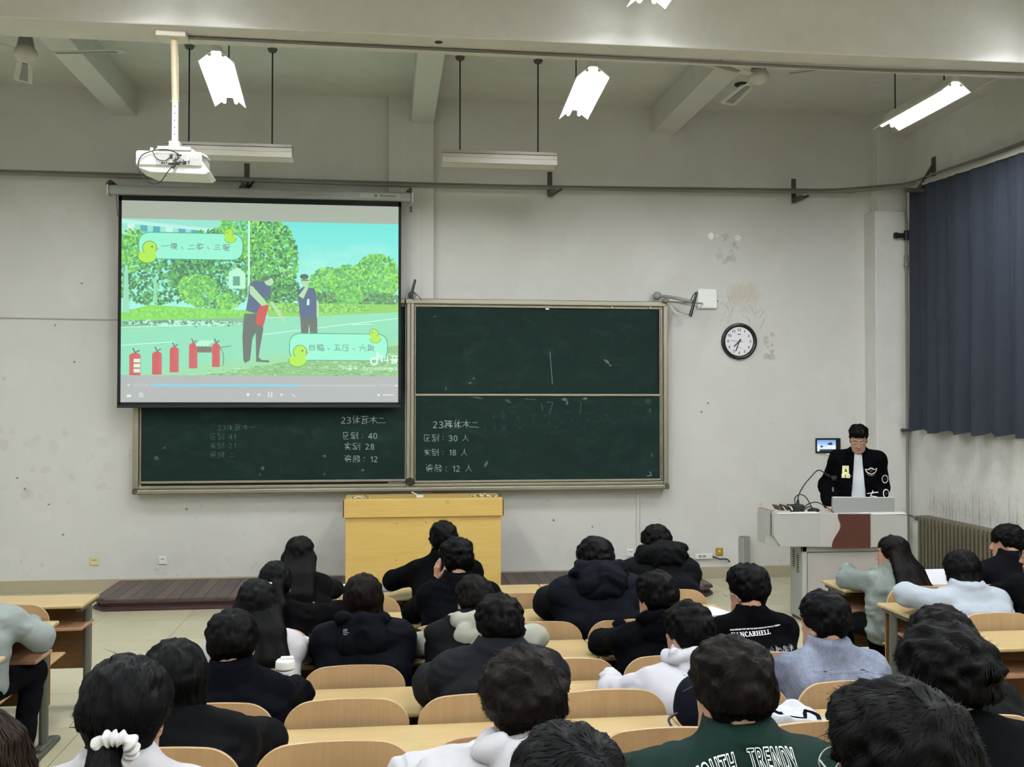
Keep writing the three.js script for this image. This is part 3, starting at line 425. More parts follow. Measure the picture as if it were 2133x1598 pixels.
  g.fillStyle = 'rgb(224,234,228)'; g.beginPath(); g.moveTo(32, y1 + 31); g.lineTo(22, y1 + 36); g.lineTo(32, y1 + 41); g.fill(); g.fillRect(536, y1 + 62, 5, 20); g.fillRect(547, y1 + 62, 5, 20); g.fillRect(966, y1 + 71, 42, 4); g.fillRect(1010, y1 + 34, 14, 5); g.fillRect(66, y1 + 66, 16, 3); g.fillRect(66, y1 + 72, 16, 3); g.fillRect(66, y1 + 78, 16, 3);
  g.beginPath(); g.arc(462, y1 + 72, 6, 0, 7); g.fill(); g.beginPath(); g.moveTo(506, y1 + 66); g.lineTo(494, y1 + 72); g.lineTo(506, y1 + 78); g.fill(); g.beginPath(); g.moveTo(582, y1 + 66); g.lineTo(594, y1 + 72); g.lineTo(582, y1 + 78); g.fill(); g.fillRect(22, y1 + 72, 16, 10); g.beginPath(); g.arc(950, y1 + 73, 5, 0, 7); g.fill(); g.strokeStyle = 'rgb(224,234,228)'; g.lineWidth = 3; g.beginPath(); g.moveTo(624, y1 + 68); g.lineTo(636, y1 + 80); g.stroke();
  g.font = '14px sans-serif'; g.fillStyle = 'rgb(196,202,200)'; g.fillText('00:00:46', 46, y1 + 41); g.fillText('00:01:19', 952, y1 + 41);
  return ctex(c);
}
const SZ = 0.3;
{
  const t = thing('projection_screen', 'lowered white projection screen showing a fire extinguisher training video', 'screen', [0, 0, 0]);
  const pic = screenPicture();
  const fab = new THREE.MeshStandardMaterial({ color: 0x4e504c, roughness: 0.9, emissive: 0xffffff, emissiveMap: pic, emissiveIntensity: 0.55 });
  const x0 = -2.835, x1 = 0.112, y0 = 2.06, y1 = 4.226;
  part('screen_fabric', new THREE.PlaneGeometry(x1 - x0, y1 - y0).translate((x0 + x1) / 2, (y0 + y1) / 2, SZ + 0.003), fab, t);
  part('border', [bx(-2.87, 0.142, 4.224, 4.28, SZ - 0.003, SZ), bx(-2.87, 0.142, 2.015, 2.062, SZ - 0.003, SZ), bx(-2.87, x0, 2.015, 4.28, SZ - 0.003, SZ), bx(x1, 0.142, 2.015, 4.28, SZ - 0.003, SZ), bx(-2.86, 0.14, 2.02, 4.27, SZ - 0.006, SZ - 0.002)], std(0x0a0a0a, 0.8), t);
  part('bottom_bar', [rb(-2.87, 0.145, 2.0, 2.03, SZ - 0.012, SZ + 0.014, 0.008)], blackMat, t);
  const cs = part('case', rb(-2.97, 0.262, 4.285, 4.385, 0.22, 0.345, 0.03, 4), std(0x999c98, 0.45), t);
  part('end_cap', rb(0.255, 0.275, 4.275, 4.39, 0.215, 0.35, 0.01), whitePlastic, t); part('end_cap', rb(-2.985, -2.965, 4.275, 4.39, 0.215, 0.35, 0.01), whitePlastic, t);
  const [c, g] = canvas(512, 64); g.fillStyle = 'rgb(168,172,167)'; g.fillRect(0, 0, 512, 64); g.fillStyle = 'rgb(40,42,40)'; g.font = 'bold 40px sans-serif'; g.fillText('ThreeStars', 250, 46); g.beginPath(); g.moveTo(200, 10); g.lineTo(224, 32); g.lineTo(200, 54); g.lineTo(176, 32); g.fill(); g.fillStyle = 'rgb(168,172,167)'; g.fillRect(192, 24, 16, 16); g.strokeStyle = 'rgb(190,170,120)'; g.lineWidth = 3; g.strokeRect(8, 12, 60, 40);
  part('brand_print', new THREE.PlaneGeometry(0.44, 0.05).translate(-0.09, 4.335, 0.3462), new THREE.MeshStandardMaterial({ map: ctex(c), roughness: 0.5 }), cs);
  for (const x of [-2.96, -1.57, 0.24]) part('hanger', [rb(x - 0.02, x + 0.02, 4.37, 4.44, 0.0, 0.28, 0.004), beam([x, 4.44, 0.26], [x - 0.03, 4.39, 0.3], 0.03, 0.03)], darkSteel, t);
  part('pull_cord', rod([-2.9, 4.29, 0.28], [-2.88, 4.05, 0.29], 0.003), blackMat, t);
  part('hook', new THREE.TorusGeometry(0.018, 0.006, 8, 16).translate(0.24, 4.42, 0.31), steelMat, t);
  part('tag', rb(0.235, 0.262, 4.17, 4.235, 0.28, 0.3, 0.004), darkSteel, t);
  const l = new THREE.RectAreaLight(new THREE.Color(0.5, 1, 0.75), 0.35, x1 - x0, 1.7); l.position.set((x0 + x1) / 2, 3.15, SZ + 0.01); l.rotation.y = Math.PI; l.castShadow = true; t.add(l);
}
// ---------------------------------------------------------------- projector on its pole
{
  const t = thing('projector', 'white projector hanging on a ceiling pole with a looped black cable', 'projector', [-1.46, 3.7, 4.35]);
  const wp = std(0xd6d6cf, 0.45), wd = std(0xb4b4ae, 0.5);
  part('ceiling_plate', rb(-0.12, 0.08, 0.86, 0.92, -0.08, 0.08, 0.006), std(0xcfc8b8, 0.6), t);
  part('pole', rod([-0.012, 0.87, 0], [0.0, 0.42, 0], 0.024, 0.024, 18), std(0xcdbf9e, 0.5), t);
  const ip = part('inner_pole', rb(-0.02, 0.02, 0.14, 0.44, -0.02, 0.02, 0.006), wp, t);
  for (let k = 0; k < 5; k++) part('pole_hole', rod([0, 0.2 + k * 0.048, 0.019], [0, 0.2 + k * 0.048, 0.0215], 0.004), blackMat, ip);
  part('thumb_screw', rod([-0.03, 0.43, 0.01], [0.03, 0.43, 0.01], 0.006), steelMat, t);
  part('bracket', [rb(-0.035, 0.035, 0.1, 0.15, -0.04, 0.04, 0.004), rb(-0.1, 0.12, 0.075, 0.1, -0.09, 0.09, 0.006), beam([-0.1, 0.085, 0.05], [-0.13, 0.05, 0.05], 0.02, 0.02), beam([0.12, 0.085, 0.05], [0.16, 0.05, 0.05], 0.02, 0.02), rb(-0.145, -0.125, 0.05, 0.085, 0.08, 0.1, 0.004)], wp, t);
  const body = part('body', [rb(-0.235, 0.2, -0.045, 0.06, -0.2, 0.12, 0.016, 3), ext([[-0.18, 0.0], [0.2, 0.0], [0.24, -0.06], [0.22, -0.075], [-0.14, -0.07], [-0.22, -0.04]], 0.28, 0.006).translate(0, -0.01, -0.17)], wp, t);
  part('rear_panel', rb(-0.1, 0.19, -0.038, 0.045, 0.116, 0.124, 0.004), wd, body);
  for (const [x, y, w, h] of [[-0.06, -0.025, 0.012, 0.012], [-0.045, -0.025, 0.008, 0.012], [-0.03, -0.025, 0.008, 0.008], [0.0, -0.028, 0.04, 0.014], [0.04, -0.026, 0.03, 0.02], [0.0, 0.02, 0.022, 0.03], [0.05, 0.03, 0.035, 0.012], [0.05, 0.01, 0.02, 0.018], [0.09, -0.02, 0.02, 0.024], [0.16, 0.012, 0.03, 0.022]]) part('port', rb(x - w / 2, x + w / 2, y - h / 2, y + h / 2, 0.12, 0.127, 0.002), y > 0.005 && x > 0.1 ? wd : blackMat, body);
  for (const [x, y] of [[0.02, 0.0], [0.035, 0.012], [0.075, -0.01], [0.115, 0.0], [0.06, -0.005]]) part('plug', rb(x - 0.008, x + 0.008, y - 0.012, y + 0.012, 0.12, 0.15, 0.004), x > 0.1 ? whitePlastic : greyPlastic, t);
  part('side_flap', beam([0.2, 0.05, 0.05], [0.235, 0.03, 0.05], 0.01, 0.1), wp, t);
  part('cable', tube([[0.05, 0.04, 0.13], [-0.03, 0.062, 0.14], [-0.12, 0.05, 0.14], [-0.19, 0.015, 0.14], [-0.212, -0.06, 0.14], [-0.17, -0.14, 0.14], [-0.11, -0.172, 0.14], [-0.06, -0.15, 0.14], [-0.02, -0.09, 0.14], [0.015, -0.045, 0.14]], 0.0035, 70, 6), blackMat, t);
  part('cable', tube([[-0.12, 0.05, 0.14], [-0.09, 0.0, 0.135], [-0.04, -0.012, 0.135], [-0.01, 0.01, 0.132]], 0.003, 24, 6), blackMat, t);
  part('cable_plug', rod([0.012, -0.06, 0.14], [0.03, -0.03, 0.13], 0.01, 0.008), blackMat, t);
  part('lens', rod([0, 0.0, -0.2], [0, 0.0, -0.225], 0.035, 0.03, 20), blackGloss, t);
}

// ---------------------------------------------------------------- platform with planks, wooden lectern
{
  const t = thing('platform', 'low dark brown plank platform under the chalkboard', 'platform', [0, 0, 0]);
  const X0 = -2.9, X1 = 3.45, Z1 = 1.12, H = 0.115;
  const cut = (o) => [[X0 - o, 0.02], [X1 + o, 0.02], [X1 + o, Z1 - 0.14], [X1 + o - 0.12, Z1 + o], [X0 - o + 0.14, Z1 + o], [X0 - o, Z1 - 0.16]];
  const slab = (o, y0, y1, m, n, bev = 0.006) => { const g = ext(cut(o).map(([x, z]) => [x, -z]), y1 - y0, bev); g.rotateX(-Math.PI / 2); g.translate(0, y0, 0); part(n, g, m, t); };
  slab(-0.02, 0.0, H - 0.018, platTrimMat, 'core', 0); slab(0.012, H - 0.035, H - 0.014, platTrimMat, 'top_moulding'); slab(0.012, 0, 0.034, platTrimMat, 'base_moulding'); slab(0.0, 0.03, 0.045, platTrimMat, 'base_moulding', 0.004);
  const n = 53, w = (X1 - X0) / n, r = rng(19);
  for (let i = 0; i < n; i++) {
    const xa = X0 + i * w, zEnd = i === 0 ? Z1 - 0.1 : i === n - 1 ? Z1 - 0.1 : Z1;
    const g = bx(xa + 0.002, xa + w - 0.002, H - 0.02, H - r() * 0.0015, 0.02, zEnd); const u = g.attributes.uv; for (let k = 0; k < u.count; k++) u.setXY(k, u.getX(k) * 2 + r() * 0.01, u.getY(k) * 1 + i * 0.37);
    part('plank', g, plankMat[i % 3], t);
  }
}
{
  const t = thing('wooden_lectern', 'wide yellow maple lectern on the platform below the chalkboard', 'lectern', [0.377, 0.115, 0.5]); const h = 0.94;
  const uvr = (g, s) => { const u = g.attributes.uv; for (let k = 0; k < u.count; k++) u.setXY(k, u.getX(k) * s, u.getY(k) * s * 0.9); return g; };
  part('front_panel', uvr(rb(-0.81, 0.81, 0, h - 0.18, 0.37, 0.4, 0.003), 0.7), lecternMat, t);
  part('front_band', uvr(rb(-0.825, 0.825, h - 0.19, h - 0.01, 0.39, 0.43, 0.004), 0.7), lecternMat, t);
  for (const s of [-1, 1]) { part('side_panel', rb(s < 0 ? -0.81 : 0.785, s < 0 ? -0.785 : 0.81, 0, h - 0.02, -0.1, 0.37, 0.003), lecternMat, t); part('band_end', rb(s < 0 ? -0.838 : 0.825, s < 0 ? -0.825 : 0.838, h - 0.19, h - 0.02, 0.34, 0.42, 0.003), std(0x6a3c22, 0.5), t); }
  part('top', rb(-0.82, 0.82, h - 0.03, h, -0.12, 0.41, 0.005), lecternMat, t);
  for (const [x, y] of [[-0.285, 0.68], [0.02, 0.685], [-0.285, 0.3]]) part('screw', rod([x, y, 0.4], [x, y, 0.4025], 0.006, 0.006, 8), darkSteel, t);
  part('faded_sticker', rb(0.22, 0.265, h - 0.06, h - 0.02, 0.43, 0.4308, 0.0003), std(0xb49650, 0.6), t);
  const y = h + 0.115;
  solo('chalk_box', [rb(0.3, 0.375, y, y + 0.022, 0.72, 0.8, 0.003), rod([0.31, y + 0.022, 0.74], [0.25, y + 0.055, 0.74], 0.006)], whitePlastic, 'small white chalk box with a stick, middle of the maple lectern top', 'box');
  const r = rng(3);
  for (const [n, x0, x1, lab] of [[9, -0.4, -0.16, 'chalk stick in the heap on the left end of the maple lectern'], [14, 0.86, 1.19, 'chalk stick in the heap on the right end of the maple lectern']])
    for (let i = 0; i < n; i++) { const x = mix(x0, x1, (i + r() * 0.6) / n), a = r() * 3.14, l = 0.022 + r() * 0.02, dy = 0.012 + r() * 0.025; solo('chalk_stick', rod([x, y + 0.006, 0.82 + r() * 0.04], [x + Math.cos(a) * l, y + dy, 0.82 + Math.sin(a) * l], 0.0055, 0.0055, 8), i % 3 === 1 ? darkSteel : whitePlastic, lab, 'chalk', x < 0.3 ? 'chalk heap left' : 'chalk heap right'); }
}
// ---------------------------------------------------------------- grey multimedia podium
{
  const t = thing('podium', 'grey metal multimedia podium with a brown wavy front inlay', 'podium', [4.2, 0, 2.2]); const gm = std(0xa6a7a1, 0.5), gm2 = std(0x96978f, 0.5), red = std(0x431b0c, 0.5);
  // upper desk: angled wings
  const up = ext([[-0.65, -0.1], [0.65, -0.1], [0.65, 0.24], [-0.585, 0.24], [-0.63, 0.16], [-0.65, 0.1]].map(([x, z]) => [x, -z]), 0.29, 0.004).rotateX(-Math.PI / 2).translate(0, 0.72, 0);
  part('upper_body', up, gm, t);
  part('left_wing', [ext([[-0.64, 1.04], [-0.64, 0.82], [-0.575, 0.722], [-0.2, 0.712], [-0.2, 1.018], [-0.58, 1.03]], 0.05, 0.004).translate(0, 0, 0.24)], gm, t);
  part('wing_side', beam([-0.645, 0.93, -0.1], [-0.645, 0.93, 0.2], 0.012, 0.22), gm, t);
  part('middle_front', ext([[-0.2, 1.018], [-0.2, 0.712], [0.31, 0.7], [0.31, 1.012]], 0.055, 0.003).translate(0, 0, 0.24), std(0xaca8a3, 0.5), t);
  part('right_wing', ext([[0.3, 1.014], [0.3, 0.7], [0.665, 0.7], [0.665, 0.986]], 0.05, 0.003).translate(0, 0, 0.24), gm, t);
  part('wavy_inlay', ext(null, 0.008, 0.001, (s) => { s.moveTo(-0.02, 1.013); s.bezierCurveTo(-0.03, 0.95, 0.03, 0.93, -0.01, 0.86); s.bezierCurveTo(-0.05, 0.8, -0.085, 0.76, -0.08, 0.698); s.lineTo(0.295, 0.692); s.lineTo(0.295, 1.008); s.closePath(); }).translate(0, 0, 0.294), red, t);
  part('top_rim', [rb(-0.61, -0.2, 1.018, 1.03, 0.2, 0.29, 0.004), rb(-0.2, 0.66, 1.0, 1.016, 0.2, 0.29, 0.004)], std(0xd2d2cc, 0.45), t);
  part('wood_edge', rb(-0.645, -0.6, 1.03, 1.045, -0.1, 0.2, 0.003), std(0x8a6a50, 0.5), t);
  const lo = part('lower_cabinet', rb(-0.345, 0.6, 0.03, 0.72, -0.06, 0.21, 0.006), gm2, t);
  part('side_frame', rb(-0.345, -0.3, 0.03, 0.71, 0.2, 0.235, 0.004), gm, lo); part('top_frame', rb(-0.345, 0.6, 0.655, 0.71, 0.2, 0.235, 0.004), gm2, lo); part('side_frame', rb(0.56, 0.6, 0.03, 0.71, 0.2, 0.235, 0.004), gm, lo);
  part('door', rb(-0.29, 0.55, 0.05, 0.645, 0.205, 0.222, 0.004), std(0xa39f9a, 0.5), lo);
  for (const c of [0, 1]) for (let k = 0; k < 8; k++) part('vent_slot', rb(-0.348, -0.34, 0.645 - c * 0.04 - k * 0.022, 0.656 - c * 0.04 - k * 0.022, 0.01 + c * 0.1, 0.05 + c * 0.1, 0.001), blackMat, lo);
  part('plinth', rb(-0.33, 0.58, 0, 0.04, -0.05, 0.2, 0.004), darkSteel, t);
  // screen, microphone and cables
  const m = thing('monitor', 'back of a grey monitor tilted up out of the podium top', 'monitor', [4.53, 0.985, 2.3]);
  const sh = ext([[-0.325, 0.0], [0.295, -0.008], [0.318, 0.15], [-0.3, 0.163]], 0.03, 0.005); sh.rotateX(-0.25); part('shell', sh, std(0x83847f, 0.45, { metalness: 0.2 }), m);
  part('top_edge', beam([-0.3, 0.162, -0.03], [0.316, 0.15, -0.03], 0.014, 0.03), std(0xd0d0ca, 0.4), m);
  part('foot', rb(-0.2, 0.2, 0, 0.02, -0.08, 0.03, 0.006), darkSteel, m);
  const mic = thing('gooseneck_microphone', 'black gooseneck microphone rising from the podium left end', 'microphone', [3.86, 1.016, 2.32]);
  part('base', rb(-0.06, 0.05, 0, 0.075, -0.05, 0.05, 0.012), blackMat, mic); part('socket', rod([0.0, 0.06, 0], [0.004, 0.12, 0], 0.02, 0.01), blackMat, mic);
  part('gooseneck', tube([[0.004, 0.1, 0], [0.01, 0.16, 0], [0.06, 0.25, 0], [0.14, 0.34, 0], [0.185, 0.385, 0], [0.225, 0.395, 0], [0.29, 0.36, -0.02]], 0.006, 50, 8), blackMat, mic); part('head', rod([0.28, 0.365, -0.018], [0.33, 0.335, -0.03], 0.01, 0.012), blackMat, mic);
  for (const [i, pts] of [[0, [[-0.03, 0.04, 0.04], [-0.05, 0.13, 0.05], [0.0, 0.17, 0.05], [0.06, 0.14, 0.06], [0.12, 0.02, 0.08]]], [1, [[0.03, 0.03, 0.05], [0.08, 0.08, 0.06], [0.17, 0.095, 0.06], [0.26, 0.04, 0.1], [0.3, 0.004, 0.13]]], [2, [[0.05, 0.02, 0.02], [0.12, 0.05, 0.0], [0.2, 0.006, -0.05]]]])
    solo('cable', tube(pts.map(([x, y, z]) => [3.86 + x, 1.018 + y, 2.32 + z]), 0.0055, 30, 6), blackMat, ['thin black cable looping high beside the microphone base', 'long black cable arching over the podium front edge', 'short black cable lying behind the microphone base'][i], 'cable');
  solo('mouse', new THREE.SphereGeometry(1, 18, 12).scale(0.06, 0.024, 0.035).translate(4.0, 1.036, 2.36), blackMat, 'flat black puck between the microphone and the brown inlay', 'mouse');
  const cols = [0x6e5a4e, 0x2c2624, 0xd6cfc4, 0x4a2d28, 0x1f1f22, 0xc7beb2, 0x15151a];
  cols.forEach((c, i) => solo('booklet', beam([3.66 + i * 0.022, 1.045, 2.34], [3.632 + i * 0.024, 1.09 - (i % 3) * 0.006, 2.34], i % 2 ? 0.012 : 0.007, 0.16), std(c, 0.6), ['first brown', 'second dark', 'third pale', 'fourth maroon', 'fifth black', 'sixth cream', 'last black'][i] + ' booklet counted from the left in the podium rack', 'book', 'booklets leaning on the podium left end'));
}
// ---------------------------------------------------------------- small things on the front wall
{
  const t = thing('wall_clock', 'round black rimmed wall clock right of the chalkboard showing half past seven', 'clock', [4.117, 2.78, 0]); const R = 0.215;
  part('rim', new THREE.LatheGeometry([[0.17, 0], [R, 0], [R, 0.03], [R - 0.008, 0.042], [R - 0.03, 0.045], [0.175, 0.03], [0.17, 0.02]].map((p) => new THREE.Vector2(...p)), 48).rotateX(Math.PI / 2), blackGloss, t);
  const [c, g] = canvas(512, 512); g.fillStyle = 'rgb(226,224,226)'; g.fillRect(0, 0, 512, 512); g.fillStyle = 'rgb(24,24,26)'; g.font = 'bold 62px sans-serif'; g.textAlign = 'center';
  for (let k = 1; k <= 12; k++) { const a = k * Math.PI / 6; g.fillText(String(k), 256 + 196 * Math.sin(a), 256 - 196 * Math.cos(a) + 22); }
  g.font = '24px sans-serif'; g.fillText('Quartz', 256, 372); g.fillRect(228, 130, 56, 14);
  part('face', new THREE.CircleGeometry(0.178, 48).translate(0, 0, 0.02), new THREE.MeshStandardMaterial({ map: ctex(c), roughness: 0.5 }), t);
  const hand = (a, l, w, n, m = blackMat, back = 0.03) => part(n, bx(-w, w, -back, l, 0.024, 0.028).rotateZ(-a), m, t);
  hand(7.56 / 12 * 6.283, 0.09, 0.006, 'hour_hand'); hand(33.5 / 60 * 6.283, 0.125, 0.0045, 'minute_hand'); hand(46 / 60 * 6.283, 0.11, 0.0015, 'second_hand', greyPlastic, 0.045); part('hub', rod([0, 0, 0.02], [0, 0, 0.032], 0.01), blackMat, t);
}
{
  const t = thing('wifi_access_point', 'square white wireless box on the wall above the clock', 'router', [3.73, 3.28, 0]);
  part('body', rb(-0.118, 0.118, -0.118, 0.118, 0.0, 0.045, 0.022, 4), std(0xe6e8e2, 0.4), t); part('indicator', rod([0.085, 0.09, 0.044], [0.085, 0.09, 0.047], 0.006), std(0xffffff, 0.3), t); part('cable', tube([[-0.1, -0.1, 0.01], [-0.2, -0.075, 0.01], [-0.35, -0.05, 0.02]], 0.004), greyPlastic, t); part('jack', rb(0.118, 0.13, -0.035, -0.02, 0.01, 0.03, 0.002), blackMat, t);
}
{
  const t = thing('control_panel', 'small black wall touch panel with a bright picture beside the standing man', 'screen', [5.21, 1.545, 0]);
  part('body', rb(-0.155, 0.155, -0.088, 0.088, 0, 0.03, 0.01), blackGloss, t);
  const [c, g] = canvas(256, 160), r = rng(7); const gr = g.createLinearGradient(0, 0, 0, 100); gr.addColorStop(0, 'rgb(110,170,235)'); gr.addColorStop(1, 'rgb(226,240,255)'); g.fillStyle = gr; g.fillRect(0, 0, 256, 160); g.fillStyle = 'rgb(40,60,150)'; g.beginPath(); g.ellipse(60, 92, 22, 12, 0, 0, 7); g.fill(); g.fillStyle = 'rgb(60,60,84)'; g.beginPath(); g.moveTo(130, 60); g.lineTo(190, 30); g.lineTo(220, 60); g.lineTo(180, 76); g.fill(); g.fillStyle = 'rgb(250,250,255)'; g.beginPath(); g.ellipse(165, 90, 26, 18, 0, 0, 7); g.fill(); g.beginPath(); g.ellipse(230, 105, 30, 22, 0, 0, 7); g.fill(); g.beginPath(); g.ellipse(20, 90, 22, 14, 0, 0, 7); g.fill(); g.fillStyle = 'rgb(60,56,70)'; g.fillRect(34, 132, 222, 28); g.fillStyle = 'rgb(230,240,255)'; g.fillRect(4, 124, 28, 30);
  part('display', new THREE.PlaneGeometry(0.232, 0.135).translate(-0.025, 0.0, 0.0305), new THREE.MeshStandardMaterial({ color: 0x111111, emissive: 0xffffff, emissiveMap: ctex(c), emissiveIntensity: 0.6, roughness: 0.3 }), t);
  const l = new THREE.RectAreaLight(new THREE.Color(0.75, 0.85, 1), 0.3, 0.232, 0.135); l.position.set(-0.025, 0, 0.033); l.rotation.y = Math.PI; l.castShadow = true; t.add(l);
  part('card_slot', rb(-0.02, 0.09, -0.115, -0.092, 0, 0.02, 0.004), whitePlastic, t);
}
function socket(x, y, m, label, faceM, holes = true) {
  const t = thing('wall_socket', label, 'socket', [x, y, 0]); part('plate', rb(-0.045, 0.045, -0.045, 0.045, 0, 0.012, 0.006), m, t); part('inner_face', rb(-0.036, 0.036, -0.036, 0.036, 0.01, 0.015, 0.004), faceM || m, t);
  if (holes) part('slot', rb(-0.02, 0.02, 0.01, 0.016, 0.014, 0.0155, 0.001), blackMat, t); return t;
}
socket(-3.17, 0.328, creamPlastic, 'yellowed wall socket low on the wall left of the platform'); socket(-2.451, 0.325, whitePlastic, 'white wall socket above the platform left end'); socket(2.802, 0.31, whitePlastic, 'white wall socket beside the vertical cable duct');
{ const t = socket(3.869, 0.307, std(0xb08c2e, 0.5, { metalness: 0.3 }), 'brass floor style socket left of the grey speaker', std(0xc5a24a, 0.4, { metalness: 0.4 }), false); part('boss', new THREE.SphereGeometry(0.018, 14, 10).scale(1, 1, 0.5).translate(0, 0, 0.016), std(0xd8bd6a, 0.3, { metalness: 0.5 }), t); }
{
  const t = thing('power_strip', 'white power strip with a black lead hanging low on the wall', 'power strip', [3.68, 0.255, 0]); part('body', rb(-0.11, 0.1, -0.03, 0.03, 0, 0.035, 0.006), whitePlastic, t); for (const x of [-0.05, 0.0]) part('outlet', rb(x - 0.02, x + 0.014, -0.012, 0.018, 0.033, 0.037, 0.003), greyPlastic, t); part('lead', tube([[0.1, 0.0, 0.015], [0.18, -0.03, 0.03], [0.27, -0.035, 0.03], [0.31, -0.07, 0.03]], 0.008), blackMat, t);
}
{
  const t = thing('speaker', 'slim grey column speaker standing on the baseboard ledge', 'speaker', [4.162, 0.13, 0]); const mk = std(0x7b7d77, 0.7);
  part('cabinet', ext([[-0.055, 0], [-0.04, 0.1], [0.045, 0.1], [0.058, 0]].map(([x, z]) => [x, -z]), 0.35, 0.004).rotateX(-Math.PI / 2).translate(0, 0, 0.0), std(0x9a9c95, 0.5), t); part('grille', rb(-0.03, 0.042, 0.01, 0.34, 0.098, 0.108, 0.004), mk, t); part('end_cap', rb(-0.045, 0.05, 0.348, 0.356, 0.0, 0.104, 0.003), mk, t);
}
// ---------------------------------------------------------------- radiator and curtain on the right wall
{
  const t = thing('radiator', 'olive grey cast iron radiator under the window on the right wall', 'radiator', [5.99, 0, 0]); const m = std(0x5a5442, 0.55);
  const col = [];
  for (const dx of [-0.045, 0.045]) col.push(rb(dx - 0.034, dx + 0.034, 0.1, 0.78, -0.019, 0.019, 0.012, 3));
  col.push(rb(-0.07, 0.07, 0.7, 0.79, -0.021, 0.021, 0.014, 3), rb(-0.07, 0.07, 0.1, 0.18, -0.021, 0.021, 0.014, 3), rod([0, 0.74, -0.032], [0, 0.74, 0.032], 0.026), rod([0, 0.14, -0.032], [0, 0.14, 0.032], 0.026));
  const g = merge(col);
  for (let i = 0; i < 22; i++) { const s = part('section', g, m, t); s.position.z = 0.8 + i * 0.074; }
  for (const z of [0.8, 2.354]) part('foot', [rb(-0.05, -0.03, 0, 0.12, z - 0.02, z + 0.02, 0.005), rb(0.03, 0.05, 0, 0.12, z - 0.02, z + 0.02, 0.005)], m, t);
  part('feed_pipe', [tube([[0.06, 0.74, 0.34], [0.03, 0.74, 0.5], [0, 0.74, 0.78]], 0.014), rod([0.0, 0.74, 0.62], [0, 0.74, 0.66], 0.03), rod([0.0, 0.74, 0.66], [0, 0.74, 0.77], 0.022)], m, t);
}
{
  const t = thing('curtain', 'long pleated navy blue curtain hanging over the window on the right wall', 'curtain', [0, 0, 0]);
  const Zs = 0.6, Ze = 5.2, N = 420, M = 26, pos = [], uv = [], idx = []; const r = rng(23);
  const ph = [0.3, 1.7, 4.1];
  const fold = (z, y) => { const k = (4.5 - y) / 2.8, s = Math.sin(z * 30 + 1.6 * Math.sin(z * 5 + ph[0]) + k * 0.5 * Math.sin(z * 3)), s2 = Math.sin(z * 15 + ph[1] + 1.3 * Math.sin(z * 3.1)); return 5.96 + 0.02 * s * (0.5 + 0.5 * k) + 0.042 * s2 * (0.3 + 0.8 * k) + 0.012 * noise(z * 3, y * 1.2, 2) * k; };
  for (const off of [0, 0.004]) { const b = pos.length / 3; for (let i = 0; i <= N; i++) for (let j = 0; j <= M; j++) { const z = mix(Zs, Ze, i / N), yt = 4.51 - (z - 0.6) * 0.043, yb = 1.735 + 0.02 * Math.sin(z * 15 + ph[1] + 1.3 * Math.sin(z * 3.1)); const y = mix(yt, yb, j / M); pos.push(fold(z, y) + off, y, z); uv.push(z, y); }
    for (let i = 0; i < N; i++) for (let j = 0; j < M; j++) { const a = b + i * (M + 1) + j, c = a + M + 1; off ? idx.push(a, c, a + 1, c, c + 1, a + 1) : idx.push(a, a + 1, c, c, a + 1, c + 1); } }
  const g = new THREE.BufferGeometry(); g.setAttribute('position', new THREE.Float32BufferAttribute(pos, 3)); g.setAttribute('uv', new THREE.Float32BufferAttribute(uv, 2)); g.setIndex(idx); g.computeVertexNormals();
  part('cloth', g, new THREE.MeshPhysicalMaterial({ color: 0x1b212c, roughness: 0.9, sheen: 0.3, sheenColor: new THREE.Color(0x222838), bumpMap: rep(grainTex, 9, 9), bumpScale: 0.001, side: THREE.DoubleSide }), t);
  part('rail', [beam([5.99, 4.56, 0.45], [5.99, 4.35, 5.3], 0.03, 0.05), beam([5.95, 4.53, 0.45], [5.95, 4.32, 5.3], 0.012, 0.03)], std(0x9b978c, 0.7), t);
}

// ---------------------------------------------------------------- lecture desks and fixed chairs
const TZ = (k) => 4.22 + 0.86 * (k - 1);            // far edge of desk row k
const DD = 0.4;
const uvScale = (g, s, o) => { const u = g.attributes.uv; for (let k = 0; k < u.count; k++) u.setXY(k, u.getX(k) * s + o, u.getY(k) * s + o * 1.7); return g; };
function desk(x0, x1, zf, fy, label, dz = 0) {
  const t = thing('lecture_desk', label, 'desk', [(x0 + x1) / 2, fy, zf + dz]); const w = (x1 - x0) / 2, o = x0 * 0.31 + zf * 0.77;
  part('tabletop', uvScale(rb(-w, w, 0.712, 0.735, 0, DD, 0.009, 3), 0.8, o), deskTopMat, t);
  part('front_panel', uvScale(rb(-w + 0.04, w - 0.04, 0.24, 0.705, 0.03, 0.047, 0.003), 0.7, o), panelWoodMat, t);
  part('shelf', uvScale(rb(-w + 0.04, w - 0.01, 0.565, 0.585, 0.09, DD - 0.02, 0.004), 0.9, o), shelfWoodMat, t);
  const xs = [-w + 0.035, w - 0.035]; if (w > 0.8) xs.push(0);
  for (const x of xs) {
    part('leg', new THREE.CylinderGeometry(0.034, 0.038, 0.69, 18).scale(0.62, 1, 1.25).translate(x, 0.365, 0.16), legMat, t);
    part('foot', [rb(x - 0.036, x + 0.036, 0, 0.035, -0.05, 0.37, 0.016, 3), rb(x - 0.03, x + 0.03, 0.02, 0.055, 0.04, 0.28, 0.016, 3)], legMat, t);
    part('top_bracket', rb(x - 0.018, x + 0.018, 0.685, 0.712, 0.03, 0.36, 0.004), legMat, t);
  }
  return t;
}
